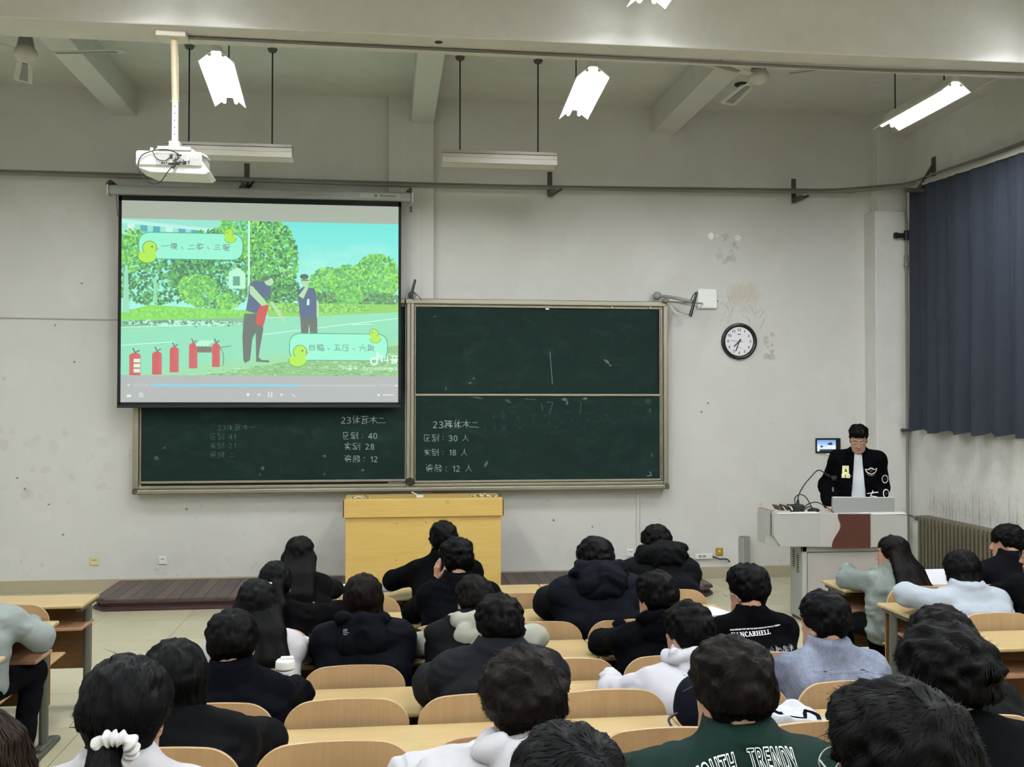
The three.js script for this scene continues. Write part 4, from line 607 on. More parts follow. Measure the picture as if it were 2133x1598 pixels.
const chairGeo = (() => {
  const W = 0.233, H = 0.35;
  const N = 30, M = 10, pos = [], idx = []; const top = (x) => { const a = Math.abs(x), q = W - 0.1; return H - 0.012 - 0.088 + (a > q ? 0.088 * Math.sqrt(Math.max(0, 1 - ((a - q) / 0.1) ** 2)) : 0.088) + 0.012 * (1 - (x / W) ** 2); }, bot = (x) => { const a = Math.abs(x), q = W - 0.04; return a > q ? 0.04 - 0.04 * Math.sqrt(Math.max(0, 1 - ((a - q) / 0.04) ** 2)) : 0; };
  const P = (i, j, side) => { const x = W * Math.sin((i / N - 0.5) * Math.PI), t = top(x), b = bot(x), y = mix(b, t, j / M); return [x, y, (side ? 0 : -0.014) - 0.022 * (1 - (x / W) ** 2) + 0.02 * y]; };
  for (const side of [0, 1]) { const o = pos.length / 3; for (let j = 0; j <= M; j++) for (let i = 0; i <= N; i++) pos.push(...P(i, j, side)); for (let j = 0; j < M; j++) for (let i = 0; i < N; i++) { const a = o + j * (N + 1) + i, c = a + N + 1; side ? idx.push(a, a + 1, c, a + 1, c + 1, c) : idx.push(a, c, a + 1, a + 1, c, c + 1); } }
  const loop = []; for (let i = 0; i <= N; i++) loop.push([i, 0]); for (let j = 1; j <= M; j++) loop.push([N, j]); for (let i = N - 1; i >= 0; i--) loop.push([i, M]); for (let j = M - 1; j >= 1; j--) loop.push([0, j]);
  const o = pos.length / 3; for (const [i, j] of loop) { const a = P(i, j, 0), c = P(i, j, 1), cx = a[0] * 1.006, cy = a[1] + (j === M ? 0.0012 : 0); pos.push(...a, cx, cy, a[2] + 0.003, cx, cy, c[2] - 0.003, ...c); }
  for (let k = 0; k < loop.length; k++) { const a = o + k * 4, c = o + ((k + 1) % loop.length) * 4; for (let r = 0; r < 3; r++) idx.push(a + r, c + r, a + r + 1, c + r, c + r + 1, a + r + 1); }
  let g = new THREE.BufferGeometry(); g.setAttribute('position', new THREE.Float32BufferAttribute(pos, 3)); g.setIndex(idx); g.computeVertexNormals(); g = boxUV(g); g.translate(0, 0.478, 0);
  const seat = rb(-0.21, 0.21, 0.425, 0.44, -0.4, -0.05, 0.007, 3); const q = seat.attributes.position; for (let i = 0; i < q.count; i++) { const z = q.getZ(i); q.setY(i, q.getY(i) + 0.02 * ((z + 0.22) / 0.18) ** 2 - 0.012); }
  seat.computeVertexNormals();
  const arm = []; for (const x of [-0.14, 0.14]) arm.push(ext([[0.05, 0.3], [0.05, 0.42], [-0.05, 0.42], [-0.34, 0.424], [-0.34, 0.405], [-0.08, 0.37], [0.0, 0.3]], 0.03, 0.004).rotateY(-Math.PI / 2).scale(1, 1, 1).translate(x + 0.015, 0, 0));
  const hinge = []; for (const x of [-0.14, 0.14]) hinge.push(rb(x - 0.02, x + 0.02, 0.4, 0.62, -0.004, 0.03, 0.006));
  return { back: g, seat, arm: merge(arm), hinge: merge(hinge) };
})();
const chairMats = [0, 1, 2].map((k) => { const m = plyMat.clone(); m.map = plyMat.map.clone(); m.map.offset.set(k * 0.31, k * 0.17); m.map.needsUpdate = true; return m; });
let chairN = 0;
function chair(x, z, fy, label) {
  const t = thing('lecture_chair', label, 'chair', [x, fy, z], 0, 'fixed plywood lecture chairs'); const m = chairMats[chairN++ % 3];
  part('backrest', chairGeo.back, m, t); part('seat', chairGeo.seat, m, t); part('seat_bracket', chairGeo.arm, legMat, t); part('hinge_plate', chairGeo.hinge, legMat, t); return t;
}
const ORD = ['first', 'second', 'third', 'fourth', 'fifth', 'sixth', 'seventh', 'eighth'];
const CX0 = -0.905;
for (let k = 1; k <= 8; k++) {
  const fy = FLOORS[k];
  desk(-0.92, 1.089, TZ(k), fy, `long maple topped desk, ${ORD[k - 1]} row from the chalkboard, middle block left part`);
  desk(1.093, 2.13, TZ(k), fy, `short maple topped desk, ${ORD[k - 1]} row from the chalkboard, middle block right part`);
  if (k < 8) for (let i = 0; i < 6; i++) chair(-0.65 + i * 0.5, TZ(k + 1) - 0.022, FLOORS[k + 1], `plywood chair, middle block, ${ORD[k - 1]} row from the chalkboard, ${ORD[i]} seat from the window-far end`);
}
for (let k = 1; k <= 4; k++) {
  desk(-4.9, -1.97, TZ(k), FLOORS[k], `maple topped desk of the aisle side block away from the windows, ${ORD[k - 1]} row`, 0);
  if (k < 4) for (let i = 0; i < 5; i++) chair(-2.27 - i * 0.5, TZ(k + 1) - 0.022, FLOORS[k + 1], `plywood chair of the block away from the windows, ${ORD[k - 1]} row, ${ORD[i]} seat from the aisle`);
  desk(3.2, 5.7, TZ(k), FLOORS[k], `maple topped desk of the window side block, ${ORD[k - 1]} row`, 0.09);
  if (k < 4) for (let i = 0; i < 4; i++) chair(3.52 + i * 0.5, TZ(k + 1) + 0.068, FLOORS[k + 1], `plywood chair of the window side block, ${ORD[k - 1]} row, ${ORD[i]} seat from the aisle`);
}

// ---------------------------------------------------------------- people: distance fields meshed with surface nets
const smin = (a, b, k) => { const h = Math.max(k - Math.abs(a - b), 0) / k; return Math.min(a, b) - h * h * k * 0.25; };
const smax = (a, b, k) => -smin(-a, -b, k);
function capD(c, x, y, z) {
  const px = x - c[0], py = y - c[1], pz = z - c[2], bx_ = c[3] - c[0], by = c[4] - c[1], bz = c[5] - c[2], l = bx_ * bx_ + by * by + bz * bz;
  const t = l > 0 ? clamp((px * bx_ + py * by + pz * bz) / l, 0, 1) : 0; const dx = px - t * bx_, dy = py - t * by, dz = pz - t * bz;
  return Math.sqrt(dx * dx + dy * dy + dz * dz) - (c[6] + (c[7] - c[6]) * t);
}
const cap = (a, b, ra, rb_ = ra) => [a.x, a.y, a.z, b.x, b.y, b.z, ra, rb_];
const capsF = (l, k) => (x, y, z) => { let d = 1e3; for (const c of l) d = smin(d, capD(c, x, y, z), k); return d; };
const ellD = (x, y, z, cx, cy, cz, rx, ry, rz) => { const a = (x - cx) / rx, b = (y - cy) / ry, c = (z - cz) / rz, k0 = Math.sqrt(a * a + b * b + c * c), k1 = Math.sqrt((a / rx) ** 2 + (b / ry) ** 2 + (c / rz) ** 2); return k1 < 1e-6 ? -Math.min(rx, ry, rz) : k0 * (k0 - 1) / k1; };
function polygonize(f, mn, mx, h, slack = 0.012) {
  const nx = Math.ceil((mx.x - mn.x) / h) + 1, ny = Math.ceil((mx.y - mn.y) / h) + 1, nz = Math.ceil((mx.z - mn.z) / h) + 1, F = new Float32Array(nx * ny * nz), B = 5, at = (i, j, k) => (k * ny + j) * nx + i;
  for (let K = 0; K < nz; K += B) for (let J = 0; J < ny; J += B) for (let I = 0; I < nx; I += B) {
    const e = Math.min(I + B, nx), q = Math.min(J + B, ny), w = Math.min(K + B, nz), d = f(mn.x + (I + 2) * h, mn.y + (J + 2) * h, mn.z + (K + 2) * h), far = Math.abs(d) > 4 * h + slack;
    for (let k = K; k < w; k++) for (let j = J; j < q; j++) for (let i = I; i < e; i++) F[at(i, j, k)] = far ? d : f(mn.x + i * h, mn.y + j * h, mn.z + k * h);
  }
  const id = new Int32Array(nx * ny * nz).fill(-1), pos = [], idx = [];
  for (let k = 0; k < nz - 1; k++) for (let j = 0; j < ny - 1; j++) for (let i = 0; i < nx - 1; i++) {
    let m = 0; for (let c = 0; c < 8; c++) if (F[at(i + (c & 1), j + ((c >> 1) & 1), k + (c >> 2))] < 0) m |= 1 << c; if (m === 0 || m === 255) continue;
    let sx = 0, sy = 0, sz = 0, n = 0;
    for (let a = 0; a < 8; a++) for (const bit of [1, 2, 4]) { if (a & bit) continue; const b = a | bit; if (((m >> a) & 1) === ((m >> b) & 1)) continue; const da = F[at(i + (a & 1), j + ((a >> 1) & 1), k + (a >> 2))], db = F[at(i + (b & 1), j + ((b >> 1) & 1), k + (b >> 2))], t = da / (da - db); sx += (a & 1) + (bit === 1 ? t : 0); sy += ((a >> 1) & 1) + (bit === 2 ? t : 0); sz += (a >> 2) + (bit === 4 ? t : 0); n++; }
    id[at(i, j, k)] = pos.length / 3; pos.push(mn.x + (i + sx / n) * h, mn.y + (j + sy / n) * h, mn.z + (k + sz / n) * h);
  }
  const quad = (a, b, c, d, fl) => { if (a < 0 || b < 0 || c < 0 || d < 0) return; fl ? idx.push(a, b, c, a, c, d) : idx.push(a, c, b, a, d, c); };
  for (let k = 1; k < nz - 1; k++) for (let j = 1; j < ny - 1; j++) for (let i = 1; i < nx - 1; i++) {
    const s = F[at(i, j, k)] < 0;
    if (s !== F[at(i + 1, j, k)] < 0) quad(id[at(i, j - 1, k - 1)], id[at(i, j, k - 1)], id[at(i, j, k)], id[at(i, j - 1, k)], s);
    if (s !== F[at(i, j + 1, k)] < 0) quad(id[at(i - 1, j, k - 1)], id[at(i - 1, j, k)], id[at(i, j, k)], id[at(i, j, k - 1)], s);
    if (s !== F[at(i, j, k + 1)] < 0) quad(id[at(i - 1, j - 1, k)], id[at(i, j - 1, k)], id[at(i, j, k)], id[at(i - 1, j, k)], s);
  }
  const g = new THREE.BufferGeometry(); g.setAttribute('position', new THREE.Float32BufferAttribute(pos, 3)); g.setIndex(idx); g.computeVertexNormals();
  const uv = new Float32Array(pos.length / 3 * 2); for (let i = 0; i < uv.length / 2; i++) { uv[2 * i] = pos[3 * i] + 0.62 * pos[3 * i + 2]; uv[2 * i + 1] = pos[3 * i + 1] + 0.38 * pos[3 * i + 2]; }
  g.setAttribute('uv', new THREE.BufferAttribute(uv, 2)); return g;
}
function bound(l, pad) { const mn = V(1e3, 1e3, 1e3), mx = V(-1e3, -1e3, -1e3); for (const c of l) { const r = Math.max(c[6], c[7]) + pad; for (const o of [0, 3]) { mn.min(V(c[o] - r, c[o + 1] - r, c[o + 2] - r)); mx.max(V(c[o] + r, c[o + 1] + r, c[o + 2] + r)); } } return [mn, mx]; }

// head, facing -z, origin between the ears, about 0.23 m from chin to crown
function headF(x, y, z) {
  const ax = Math.abs(x);
  let d = ellD(x, y, z, 0, 0.036, 0.012, 0.074, 0.084, 0.094);
  d = smin(d, ellD(x, y, z, 0, -0.028, -0.03, 0.062, 0.082, 0.064), 0.04);
  d = smin(d, capD([0.03, -0.085, -0.045, 0, -0.098, -0.07, 0.022, 0.02], ax, y, z), 0.035);
  d = smin(d, capD([0.05, -0.05, -0.0, 0.03, -0.088, -0.045, 0.02, 0.018], ax, y, z), 0.03);
  d = smin(d, capD([0, 0.03, -0.088, 0.036, 0.026, -0.076, 0.009, 0.008], ax, y, z), 0.016);
  d = smax(d, -ellD(ax, y, z, 0.032, 0.006, -0.098, 0.018, 0.012, 0.014), 0.016);
  d = smin(d, ellD(ax, y, z, 0.032, 0.003, -0.076, 0.0145, 0.0125, 0.013), 0.004);
  d = smin(d, capD([0, 0.012, -0.092, 0, -0.03, -0.108, 0.006, 0.011], x, y, z), 0.012);
  d = smin(d, ellD(ax, y, z, 0.012, -0.035, -0.098, 0.008, 0.007, 0.01), 0.008);
  d = smin(d, ellD(ax, y, z, 0.009, -0.06, -0.092, 0.016, 0.0045, 0.008), 0.006); d = smin(d, ellD(x, y, z, 0, -0.07, -0.09, 0.018, 0.006, 0.009), 0.006);
  const e = ellD(ax * 0.95 + z * 0.3, y, z * 0.95 - ax * 0.3, 0.078, -0.004, -0.004, 0.008, 0.033, 0.021); d = smin(d, smax(e, -ellD(ax * 0.95 + z * 0.3, y, z * 0.95 - ax * 0.3, 0.086, 0.0, -0.008, 0.006, 0.02, 0.011), 0.006), 0.006);
  d = smin(d, capD([0, -0.06, 0.022, 0, -0.2, 0.05, 0.052, 0.056], x, y, z), 0.03);
  return d;
}
const headGeo = {}; const headOf = (h) => headGeo[h] || (headGeo[h] = polygonize(headF, V(-0.12, -0.21, -0.14), V(0.12, 0.135, 0.13), h, 0.02));
// right hand: wrist at the origin, fingers along -z, palm down, thumb towards -x
const handGeo = (() => {
  const l = []; const c = (a, b, ra, rb_) => l.push([...a, ...b, ra, rb_]);
  for (const [x, len, z0] of [[-0.03, 0.07, -0.092], [-0.01, 0.079, -0.096], [0.011, 0.072, -0.092], [0.031, 0.056, -0.083]]) { const k1 = [x * 1.1, -0.004, z0 - len * 0.45], k2 = [x * 1.14, -0.02, z0 - len * 0.78], k3 = [x * 1.12, -0.038, z0 - len * 0.9]; c([x, 0.004, z0], k1, 0.0095, 0.0085); c(k1, k2, 0.0085, 0.0078); c(k2, k3, 0.0078, 0.0068); c([x * 0.6, 0, -0.02], [x, 0.003, z0], 0.013, 0.0105); }
  c([-0.024, -0.004, -0.03], [-0.052, -0.012, -0.064], 0.014, 0.011); c([-0.052, -0.012, -0.064], [-0.058, -0.02, -0.096], 0.0105, 0.008); c([0, 0, 0.03], [0, 0, -0.02], 0.024, 0.022);
  return polygonize(capsF(l, 0.008), V(-0.08, -0.06, -0.19), V(0.055, 0.035, 0.06), 0.005, 0.01);
})();
const SKIN = new THREE.MeshPhysicalMaterial({ color: 0xffffff, vertexColors: true, roughness: 0.55 });
const M4 = (pos, rot, s = 1, mirror = false) => new THREE.Matrix4().compose(pos, rot, V(mirror ? -s : s, s, s));
function joinSkin(list, headInv, tone) {     // one skin mesh with lips, brows and lash lines tinted
  const P = [], N = [], C = [], v = V(), n = V(), q = V(); const base = new THREE.Color(tone);
  for (const [g0, m] of list) {
    const g = g0.index ? g0.toNonIndexed() : g0, nm = m ? new THREE.Matrix3().getNormalMatrix(m) : null, p = g.attributes.position, nn = g.attributes.normal, flip = m && m.determinant() < 0, order = flip ? [0, 2, 1] : [0, 1, 2];
    for (let i = 0; i < p.count; i += 3) for (const o of order) {
      v.fromBufferAttribute(p, i + o); n.fromBufferAttribute(nn, i + o); if (m) { v.applyMatrix4(m); n.applyMatrix3(nm).normalize(); }
      P.push(v.x, v.y, v.z); N.push(n.x, n.y, n.z); q.copy(v).applyMatrix4(headInv); let r = base.r, gg = base.g, b = base.b; const ax = Math.abs(q.x);
      if (q.z < -0.06) { const lip = (ax / 0.024) ** 2 + ((q.y + 0.064) / 0.0095) ** 2; if (lip < 1) { r *= 0.9; gg *= 0.68; b *= 0.68; } if ((ax - 0.033) ** 2 / 0.0004 + ((q.y - 0.03 + ax * 0.06) / 0.0045) ** 2 < 1 || (ax - 0.032) ** 2 / 0.0002 + ((q.y + 0.001) / 0.0022) ** 2 < 1) { r *= 0.12; gg *= 0.1; b *= 0.1; } }
      C.push(r, gg, b);
    }
  }
  const g = new THREE.BufferGeometry(); g.setAttribute('position', new THREE.Float32BufferAttribute(P, 3)); g.setAttribute('normal', new THREE.Float32BufferAttribute(N, 3)); g.setAttribute('color', new THREE.Float32BufferAttribute(C, 3)); g.setAttribute('uv', new THREE.BufferAttribute(new Float32Array(P.length / 3 * 2), 2)); return g;
}
// hair in head space
const HR = [0.077, 0.087, 0.097], HC = [0, 0.036, 0.012];
const hairline = (s, x, z) => { const a = Math.abs(Math.atan2(x, z - 0.0)); return mix(mix(s.nape ?? -0.108, s.side ?? -0.004, sstep(0.9, 1.55, a)), s.front ?? 0.058, sstep(1.65, 2.35, a)) - (s.burn ?? 0.0) * Math.exp(-((a - 1.72) ** 2) / 0.02); };
function hairF(s) {
  const sd = s.seed || 1, vol = s.vol ?? 1, extra = [];
  const up = s.up ?? 0.024, sideT = s.sideT ?? 0.012, back = s.backT ?? 0.016;
  if (s.curtain) extra.push(...s.curtain);
  if (s.bob) for (const a of [-2.1, -1.6, -1.1, -0.55, 0, 0.55, 1.1, 1.6, 2.1]) { const x = Math.sin(a) * 0.066, z = 0.008 + Math.cos(a) * 0.072; extra.push([x, 0.02, z, x * 1.12, -s.bob, z * 1.1 + 0.012, 0.028, 0.024]); }
  if (!s.bob && !s.long && s.napeHair !== 0) for (const k of [-1, 0, 1]) extra.push([k * 0.044, 0.0, 0.05 + (1 - k * k) * 0.012, k * 0.036, -0.088, 0.05 + (1 - k * k) * 0.014, 0.04, 0.016]);
  if (s.tail) { const [ty, tl, td] = s.tail, tx = s.tx || 0; extra.push([0, ty, 0.1, tx * 0.4, ty - 0.005, 0.135, 0.026, 0.026], [tx * 0.4, ty - 0.005, 0.135, tx, ty - tl * 0.35, td, 0.03, 0.038], [tx, ty - tl * 0.35, td, tx * 1.15, ty - tl, td + 0.01, 0.038, 0.02]); }
  if (s.bangs) for (const k of [-1, -0.5, 0, 0.5, 1]) extra.push([k * 0.05, 0.075, -0.075 + Math.abs(k) * 0.02, k * 0.06, 0.028, -0.094 + Math.abs(k) * 0.026, 0.018, 0.012]);
  const ef = extra.length ? capsF(extra, 0.022) : null;
  const f = (x, y, z) => {
    const dx = x / HR[0], dy = (y - HC[1]) / HR[1], dz = (z - HC[2]) / HR[2], l = Math.sqrt(dx * dx + dy * dy + dz * dz) || 1, uy = dy / l, uz = dz / l, ux = dx / l;
    let T = (uy > 0 ? mix(sideT, up, sstep(0, 0.75, uy)) : mix(sideT, 0.004, sstep(0, 0.9, -uy)));
    T = mix(T, Math.max(T, uy > -0.35 ? back : T), sstep(0.1, 0.7, uz)); if (s.quiff) T += s.quiff * sstep(0.25, 0.8, -uz) * sstep(0.1, 0.6, uy); if (s.tilt) T += s.tilt * ux * (uy > -0.2 ? 1 : 0.3);
    T = T * vol + (0.005 + (s.rough ?? 0.004)) * noise(ux * 5 + sd, uy * 5, uz * 5) * sstep(-0.5, 0.3, uy);
    let d = ellD(x, y, z, HC[0], HC[1], HC[2], HR[0] + T, HR[1] + T, HR[2] + T);
    d = smax(d, hairline(s, x, z) - y + 0.006 * noise(x * 60, z * 60, sd), 0.012);
    if (ef) d = smin(d, ef(x, y, z), 0.02);
    const cr = noise(ux * 9 + sd * 3, y * 14, uz * 9); return d + 0.0025 * cr + 0.0012 * noise(x * 50 + sd, y * 26, z * 50);
  };
  f.extra = extra; return f;
}
function hairGeometry(s, h, nLocks) {
  const f = hairF(s), mn = V(-0.13, -0.13, -0.15), mx = V(0.13, 0.17, 0.15); if (f.extra.length) { const [a, b] = bound(f.extra, 0.02); mn.min(a); mx.max(b); }
  const base = polygonize(f, mn, mx, h, 0.02), r = rng((s.seed || 1) * 977 + 5);
  const P = [], N = [], I = []; const e = 0.004, grad = (p, o) => { o.set(f(p.x + e, p.y, p.z) - f(p.x - e, p.y, p.z), f(p.x, p.y + e, p.z) - f(p.x, p.y - e, p.z), f(p.x, p.y, p.z + e) - f(p.x, p.y, p.z - e)).normalize(); return o; };
  const wh = V(...(s.whorl || [0.15, 0.75, 0.62])).normalize(), n = V(), t = V(), p = V(), b = V(), rnd = V();
  const lock = (start, len, w, lift) => {
    p.copy(start); const seg = 5, st = len / seg, rings = []; rnd.set(r() - 0.5, r() - 0.5, r() - 0.5).multiplyScalar(s.messy ?? 0.35); const sw = (r() - 0.5) * 0.45;
    for (let i = 0; i <= seg; i++) {
      grad(p, n); const d = f(p.x, p.y, p.z), q = i / seg, off = lift * q * q + 0.0015; p.addScaledVector(n, off - d);
      if (i === seg && (s.flick ?? 0)) p.addScaledVector(n, s.flick * r());
      const below = s.long || s.bob || s.tail ? sstep(0.06, -0.01, p.y) : sstep(0.02, -0.06, p.y) * 0.7;
      t.set((p.x - HC[0]) / HR[0], (p.y - HC[1]) / HR[1], (p.z - HC[2]) / HR[2]).normalize().sub(wh).multiplyScalar(1 - below); t.y -= below * 1.6 + 0.15; if (s.tie && (p.z < s.tie[2] - 0.01 && p.y > s.tie[1] - 0.05)) t.set(s.tie[0] - p.x, s.tie[1] - p.y, s.tie[2] - p.z).normalize(); t.add(rnd); t.addScaledVector(n, -t.dot(n)).normalize(); b.crossVectors(n, t).normalize(); t.addScaledVector(b, sw).normalize(); b.crossVectors(n, t).normalize();
      const ww = w * (i === 0 ? 0.5 : q < 0.55 ? 1 : 1 - ((q - 0.55) / 0.45) * 0.93); rings.push([p.clone(), n.clone(), b.clone(), ww]); p.addScaledVector(t, st);
    }
    const o = P.length / 3; for (const [c, nn, bb, ww] of rings) { for (const [x, y] of [[-1, -0.15], [0, 0.3], [1, -0.15]]) { P.push(c.x + bb.x * x * ww + nn.x * y * ww, c.y + bb.y * x * ww + nn.y * y * ww, c.z + bb.z * x * ww + nn.z * y * ww); const q = V().copy(nn).addScaledVector(bb, x * 0.16).normalize(); N.push(q.x, q.y, q.z); } }
    for (let i = 0; i < seg; i++) for (const [a, c] of [[0, 1], [1, 2]]) { const A = o + i * 3 + a, B = o + i * 3 + c; I.push(A, A + 3, B, B, A + 3, B + 3); }
  };
  const bp = base.attributes.position, start = V();
  for (let i = 0; i < nLocks; i++) { const k = Math.floor(r() * bp.count); start.fromBufferAttribute(bp, k); const longy = (s.long || s.tail) && start.y < 0.02; lock(start, (longy ? 0.16 + r() * 0.12 : (s.lock ?? 0.055) * (0.6 + r() * 0.8)), (s.lw ?? 0.0013) * (0.6 + r() * 0.8), longy ? 0.002 : (s.lift ?? 0.0035) * r() * r()); }
  for (let i = 0; i < (s.fly ?? 10); i++) { const k = Math.floor(r() * bp.count); start.fromBufferAttribute(bp, k); if (start.y < 0.06 && !s.long) continue; lock(start, 0.06 + r() * 0.05, 0.0009, 0.02 + r() * 0.012); }
  const lg = new THREE.BufferGeometry(); lg.setAttribute('position', new THREE.Float32BufferAttribute(P, 3)); lg.setAttribute('normal', new THREE.Float32BufferAttribute(N, 3)); lg.setIndex(I);
  return merge([base, lg]);
}
const hairMats = {}; const hairMat = (c) => hairMats[c] || (hairMats[c] = new THREE.MeshPhysicalMaterial({ color: new THREE.Color(c).multiplyScalar(0.5), roughness: 0.55, specularIntensity: 0.17, side: THREE.DoubleSide }));
const dim = (c) => { const q = new THREE.Color(c); return Math.max(q.r, q.g, q.b) < 0.09 ? q.multiplyScalar(0.3) : q.multiplyScalar(0.74); };
const cloth = (color, o = {}) => new THREE.MeshPhysicalMaterial({ color: dim(color), roughness: 0.95, specularIntensity: 0.1, bumpMap: fabricBump, bumpScale: 0.0008, ...o });
// patch of cloth or print lying on a garment
function conform(f, cx, cy, w, h, side, off = 0.002, z0 = 0.5, nx = 40, ny = 20, org, arc = 0) {
  const pos = [], uv = [], idx = [], zc = org ?? 0;
  for (let j = 0; j <= ny; j++) for (let i = 0; i <= nx; i++) {
    const x = cx + (i / nx - 0.5) * w, y = cy + (j / ny - 0.5) * h + arc * (x - cx) ** 2; let z = zc + side * z0, d = 1, k = 0; while (k++ < 60 && (d = f(x, y, z)) > 0.0008) z -= side * Math.min(d * 0.8, 0.03); if (d > 0.01) z = zc - side * 0.05;
    pos.push(x, y, z + side * off); uv.push(side > 0 ? i / nx : 1 - i / nx, j / ny);
  }
  for (let j = 0; j < ny; j++) for (let i = 0; i < nx; i++) { const a = j * (nx + 1) + i, c = a + nx + 1; side > 0 ? idx.push(a, a + 1, c, a + 1, c + 1, c) : idx.push(a, c, a + 1, a + 1, c, c + 1); }
  const g = new THREE.BufferGeometry(); g.setAttribute('position', new THREE.Float32BufferAttribute(pos, 3)); g.setAttribute('uv', new THREE.Float32BufferAttribute(uv, 2)); g.setIndex(idx); g.computeVertexNormals(); return g;
}
function decal(w, h, draw) { const [c, g] = canvas(w, h); g.clearRect(0, 0, w, h); draw(g, w, h); const t = ctex(c); return new THREE.MeshStandardMaterial({ map: t, alphaMap: null, transparent: true, alphaTest: 0.35, roughness: 0.8, side: THREE.DoubleSide, polygonOffset: true, polygonOffsetFactor: -2 }); }

const lim = (a, b, l) => { const d = b.clone().sub(a); return d.length() > l ? a.clone().addScaledVector(d.normalize(), l) : b; };
/* person(c): c.base = [x, floorY, z] of the hips, c.head = head centre in the room, c.turn about y, c.yaw/pitch/roll of the head,
   c.seat = seat height above the floor (0: standing), c.desk = desk height above the floor, c.deskZ = near edge of the desk from the hips */
function person(c) {
  const t = thing('person', c.label, 'person', c.base, c.turn || 0), near = c.near ?? 0.5, H = V(...c.head).sub(V(...c.base)).applyAxisAngle(V(0, 1, 0), -(c.turn || 0));
  const top = c.top, th = top.thick ?? 0.014, sw = c.sw ?? 0.158, build = c.build ?? 1, stand = !c.seat;
  const yaw = c.yaw || 0, rot = new THREE.Quaternion().setFromEuler(new THREE.Euler(c.pitch || 0, yaw, c.roll || 0, 'YXZ'));
  const hs = c.hs ?? 1, headM = M4(H, rot, hs), headInv = headM.clone().invert();
  const P = stand ? V(0, 0.93, 0) : V(0, c.seat + 0.085, 0), N = H.clone().add((stand ? V(0, -0.14, 0.05) : V(0, -0.097, 0.066)).applyQuaternion(new THREE.Quaternion().setFromEuler(new THREE.Euler((c.pitch || 0) * 0.35, 0, (c.roll || 0) * 0.4))).multiplyScalar(hs));
  const sh = c.shrug || 0, C = P.clone().lerp(N, 0.56).add(V(0, 0, stand ? 0.01 : 0.035)), up = N.clone().sub(P).normalize();
  const tw = c.twist || 0, side = V(Math.cos(tw), 0, -Math.sin(tw)); const S = [-1, 1].map((s) => N.clone().addScaledVector(side, s * sw).addScaledVector(up, (stand ? -0.06 : -0.084) + sh).add(V(0, (c.drop || 0) * s, -0.012)));
  const dy = (c.desk ?? 0.735) + 0.045 + th, dz = c.deskZ ?? -0.28;
  const E = [], W = [];
  [-1, 1].forEach((s, i) => {
    const a = c.arms && c.arms[i];
    const e = a && a.e ? V(...a.e) : stand ? S[i].clone().add(V(s * 0.09, -0.28, 0.0)) : V(s * (sw + 0.065) + N.x * 0.6, Math.max(dy, S[i].y - 0.27), dz - 0.05);
    E[i] = lim(S[i], e, 0.3); const w = a && a.w ? V(...a.w) : stand ? E[i].clone().add(V(-s * 0.06, -0.1, -0.22)) : V(s * 0.05 + N.x * 0.6, dy - 0.005, E[i].z - 0.16); W[i] = lim(E[i], w, 0.26);
  });
  const K = stand ? [-1, 1].map((s) => V(s * 0.1, 0.49, -0.02)) : c.knees ? c.knees.map((k) => V(...k)) : [-1, 1].map((s) => V(s * 0.12, c.seat + 0.06, -0.42)), A = stand ? [-1, 1].map((s) => V(s * 0.11, 0.09, 0.02)) : c.ankles ? c.ankles.map((k) => V(...k)) : [-1, 1].map((s) => V(s * 0.13, 0.085, -0.4));
  const hip = [-1, 1].map((s) => V(s * 0.085, P.y - 0.02, P.z));
  const o = (p, x, y, z) => p.clone().addScaledVector(side, x).add(V(0, y, z));
  const trunk = (q) => { const l = []; for (const s of [-1, 1]) { l.push(cap(o(P, s * 0.075 * build, 0.0, 0.0), o(C, s * 0.08 * build, 0, 0), 0.105 * build + q, 0.112 * build + q), cap(o(C, s * 0.08 * build, 0, 0), o(N, s * 0.09, -0.13, 0.002), 0.112 * build + q, 0.08 + q)); } l.push(cap(o(N, -0.02, -0.022, 0.004), S[0], 0.06 + q, 0.057 + q), cap(o(N, 0.02, -0.022, 0.004), S[1], 0.06 + q, 0.057 + q), cap(o(P, 0, 0, 0.01), o(N, 0, -0.1, 0.012), 0.11 * build + q, 0.08 + q)); return l; };
  const arms = (q, r = 1) => { const l = []; for (const i of [0, 1]) l.push(cap(S[i], E[i], 0.053 * r + q, 0.044 * r + q), cap(E[i], W[i], 0.046 * r + q, 0.031 * r + q * 1.1)); return l; };
  const hCell = mix(0.013, 0.0075, near);
  // skin
  const coreL = [...trunk(-0.022), ...arms(-0.01), cap(o(N, 0, -0.05, 0), o(N, 0, 0.06, -0.01), 0.056, 0.052)]; for (const i of [0, 1]) coreL.push(cap(hip[i], K[i], 0.062, 0.046), cap(K[i], A[i], 0.044, 0.032));
  { const [mn, mx] = bound(coreL, 0.01); const core = polygonize(capsF(coreL, 0.03), mn, mx, 0.02, 0.03); const list = [[core, null], [headOf(near > 0.6 ? 0.0042 : 0.0055), headM]];
    [0, 1].forEach((i) => { const a = c.arms && c.arms[i], dir = (a && a.h ? V(...a.h) : W[i].clone().sub(E[i])).normalize(), q = new THREE.Quaternion(); const m = new THREE.Matrix4().lookAt(V(), dir, a && a.up ? V(...a.up) : V(0, 1, 0)); q.setFromRotationMatrix(m); list.push([handGeo, M4(W[i].clone().addScaledVector(dir, 0.015), q, 0.98, i === 0)]); });
    part('body', joinSkin(list, headInv, c.skin || 0xa27a62), SKIN, t); }
  // trousers and shoes
  const legL = [cap(o(P, -0.07, 0, 0), o(P, 0.07, 0, 0), 0.118, 0.118)]; for (const i of [0, 1]) legL.push(cap(hip[i], K[i], 0.088, 0.068), cap(K[i], A[i], 0.066, 0.056));
